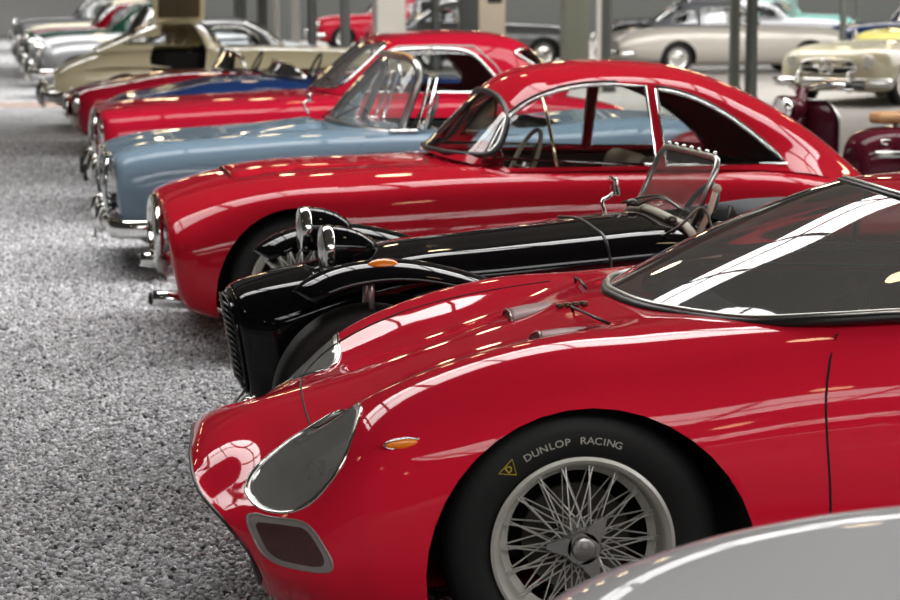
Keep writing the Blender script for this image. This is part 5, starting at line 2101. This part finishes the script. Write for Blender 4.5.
def hall():
    m = bpy.data.materials.new('gravel')
    m.use_nodes = True
    nt = m.node_tree
    b = nt.nodes['Principled BSDF']
    b.inputs['Roughness'].default_value = .75
    b.inputs['Specular IOR Level'].default_value = .3
    tc = nt.nodes.new('ShaderNodeTexCoord')
    v = nt.nodes.new('ShaderNodeTexVoronoi')
    v.inputs['Scale'].default_value = 75
    nt.links.new(tc.outputs['Object'], v.inputs['Vector'])
    cr = nt.nodes.new('ShaderNodeValToRGB')
    e = cr.color_ramp.elements
    e[0].position, e[0].color = 0, (.12, .12, .125, 1)
    e[1].position, e[1].color = 1, (.78, .785, .81, 1)
    for p, c in ((.35, (.30, .30, .31, 1)), (.6, (.44, .435, .43, 1)), (.8, (.58, .585, .61, 1))):
        q = e.new(p)
        q.color = c
    sep = nt.nodes.new('ShaderNodeSeparateColor')
    nt.links.new(v.outputs['Color'], sep.inputs[0])
    nt.links.new(sep.outputs[0], cr.inputs[0])
    n = nt.nodes.new('ShaderNodeTexNoise')
    n.inputs['Scale'].default_value = 1.3
    n.inputs['Detail'].default_value = 3
    nt.links.new(tc.outputs['Object'], n.inputs['Vector'])
    mr = nt.nodes.new('ShaderNodeMapRange')
    mr.inputs[1].default_value, mr.inputs[2].default_value = .3, .7
    mr.inputs[3].default_value, mr.inputs[4].default_value = .80, 1.12
    nt.links.new(n.outputs['Fac'], mr.inputs[0])
    mx = nt.nodes.new('ShaderNodeMix')
    mx.data_type = 'RGBA'
    mx.blend_type = 'MULTIPLY'
    mx.inputs[0].default_value = 1
    nt.links.new(cr.outputs[0], mx.inputs[6])
    cmb = nt.nodes.new('ShaderNodeCombineColor')
    for k in range(3):
        nt.links.new(mr.outputs[0], cmb.inputs[k])
    nt.links.new(cmb.outputs[0], mx.inputs[7])
    nt.links.new(mx.outputs[2], b.inputs['Base Color'])
    bp = nt.nodes.new('ShaderNodeBump')
    bp.invert = True
    bp.inputs['Strength'].default_value = 1
    bp.inputs['Distance'].default_value = .012
    nt.links.new(v.outputs['Distance'], bp.inputs['Height'])
    nt.links.new(bp.outputs['Normal'], b.inputs['Normal'])

    def quad(nm, q, mm):
        bm = bmesh.new()
        bm.faces.new([bm.verts.new(p) for p in q])
        return struct(nm, bm, mm)
    PAVE = grain(principled('paved_floor', (.27, .255, .235), .6), 1.5, .12, .1)
    quad('floor', ((-9, -34, 0), (47, -34, 0), (47, 82, 0), (-9, 82, 0)), PAVE)
    o = quad('ground', ((-9, -34, .004), (6.4, -34, .004), (6.4, 31.0, .004), (-9, 31.0, .004)), m)
    o = quad('ground_2', ((-9, 32.6, .004), (6.4, 32.6, .004), (6.4, 80, .004), (-9, 80, .004)), m)
    quad('path', ((-9, 31.0, .003), (6.4, 31.0, .003), (6.4, 32.6, .003), (-9, 32.6, .003)), grain(principled('reddish_path', (.30, .215, .185), .7), 2, .15))
    stones(m)
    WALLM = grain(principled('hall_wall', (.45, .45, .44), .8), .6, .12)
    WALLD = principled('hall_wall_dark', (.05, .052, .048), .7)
    CEIL = principled('hall_ceiling', (.12, .12, .117), .8)
    SKY = principled('skylight_pane', (.8, .8, .8), .5, emit=(1, .985, .97), estr=SKY_E)
    BAR = principled('skylight_bar_and_baffle', (.04, .04, .04), .6)
    X0, X1, Y0, Y1, Z = -9, 47, -34, 82, 6.6
    for nm, q in (('wall_left', ((X0, Y0, 0), (X0, Y1, 0), (X0, Y1, Z), (X0, Y0, Z))), ('wall_right', ((X1, Y0, 0), (X1, Y0, Z), (X1, Y1, Z), (X1, Y1, 0))),
                  ('wall_back', ((X0, Y1, 0), (6, Y1, 0), (6, Y1, Z), (X0, Y1, Z))), ('wall_far', ((6, 72, 0), (X1, 72, 0), (X1, 72, Z), (6, 72, Z))), ('wall_front', ((X0, Y0, 0), (X0, Y0, Z), (X1, Y0, Z), (X1, Y0, 0))),
                  ('ceiling', ((X0, Y0, Z), (X0, Y1, Z), (X1, Y1, Z), (X1, Y0, Z)))):
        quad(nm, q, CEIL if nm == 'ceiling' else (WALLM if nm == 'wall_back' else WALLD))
    k = 0
    for y in SKY_Y:
        k += 1
        SKY_W = 3.4 if 0 < y < 20 else 5.2
        SX = X0 + 5
        quad('window_%d' % k, ((SX, y, Z - .03), (SX, y + SKY_W, Z - .03), (X1 - 1, y + SKY_W, Z - .03), (X1 - 1, y, Z - .03)), SKY)
        bm = bmesh.new()
        for i in range(38):
            x = X0 + 1 + 1.5 * i
            rbox(bm, (x, y + SKY_W / 2, Z - .12), (.09, SKY_W, .14), 0)
        rbox(bm, ((X0 + X1) / 2, y + SKY_W / 2, Z - .14), (X1 - X0 - 2, .10, .12), 0)
        if y > 20:
            rbox(bm, ((X0 + X1) / 2, y - .1, Z - .75), (X1 - X0 - 2, .12, 1.5), 0)  # added unseen baffle, keeps this skylight out of low reflections
        struct('trim_%d' % k, bm, BAR)


SKY_E, SKY_Y = 7.5, (-29, -11, 10.5, 31, 51, 66)
hall()
w = bpy.data.worlds.new('hall_air')
SC.world = w
w.use_nodes = True
w.node_tree.nodes['Background'].inputs[0].default_value = (.6, .62, .65, 1)
w.node_tree.nodes['Background'].inputs[1].default_value = .2
vs = SC.view_settings
vs.view_transform = 'Standard'
vs.look = 'None'
vs.gamma = 1
vs.use_curve_mapping = False
vs.exposure = 0.34
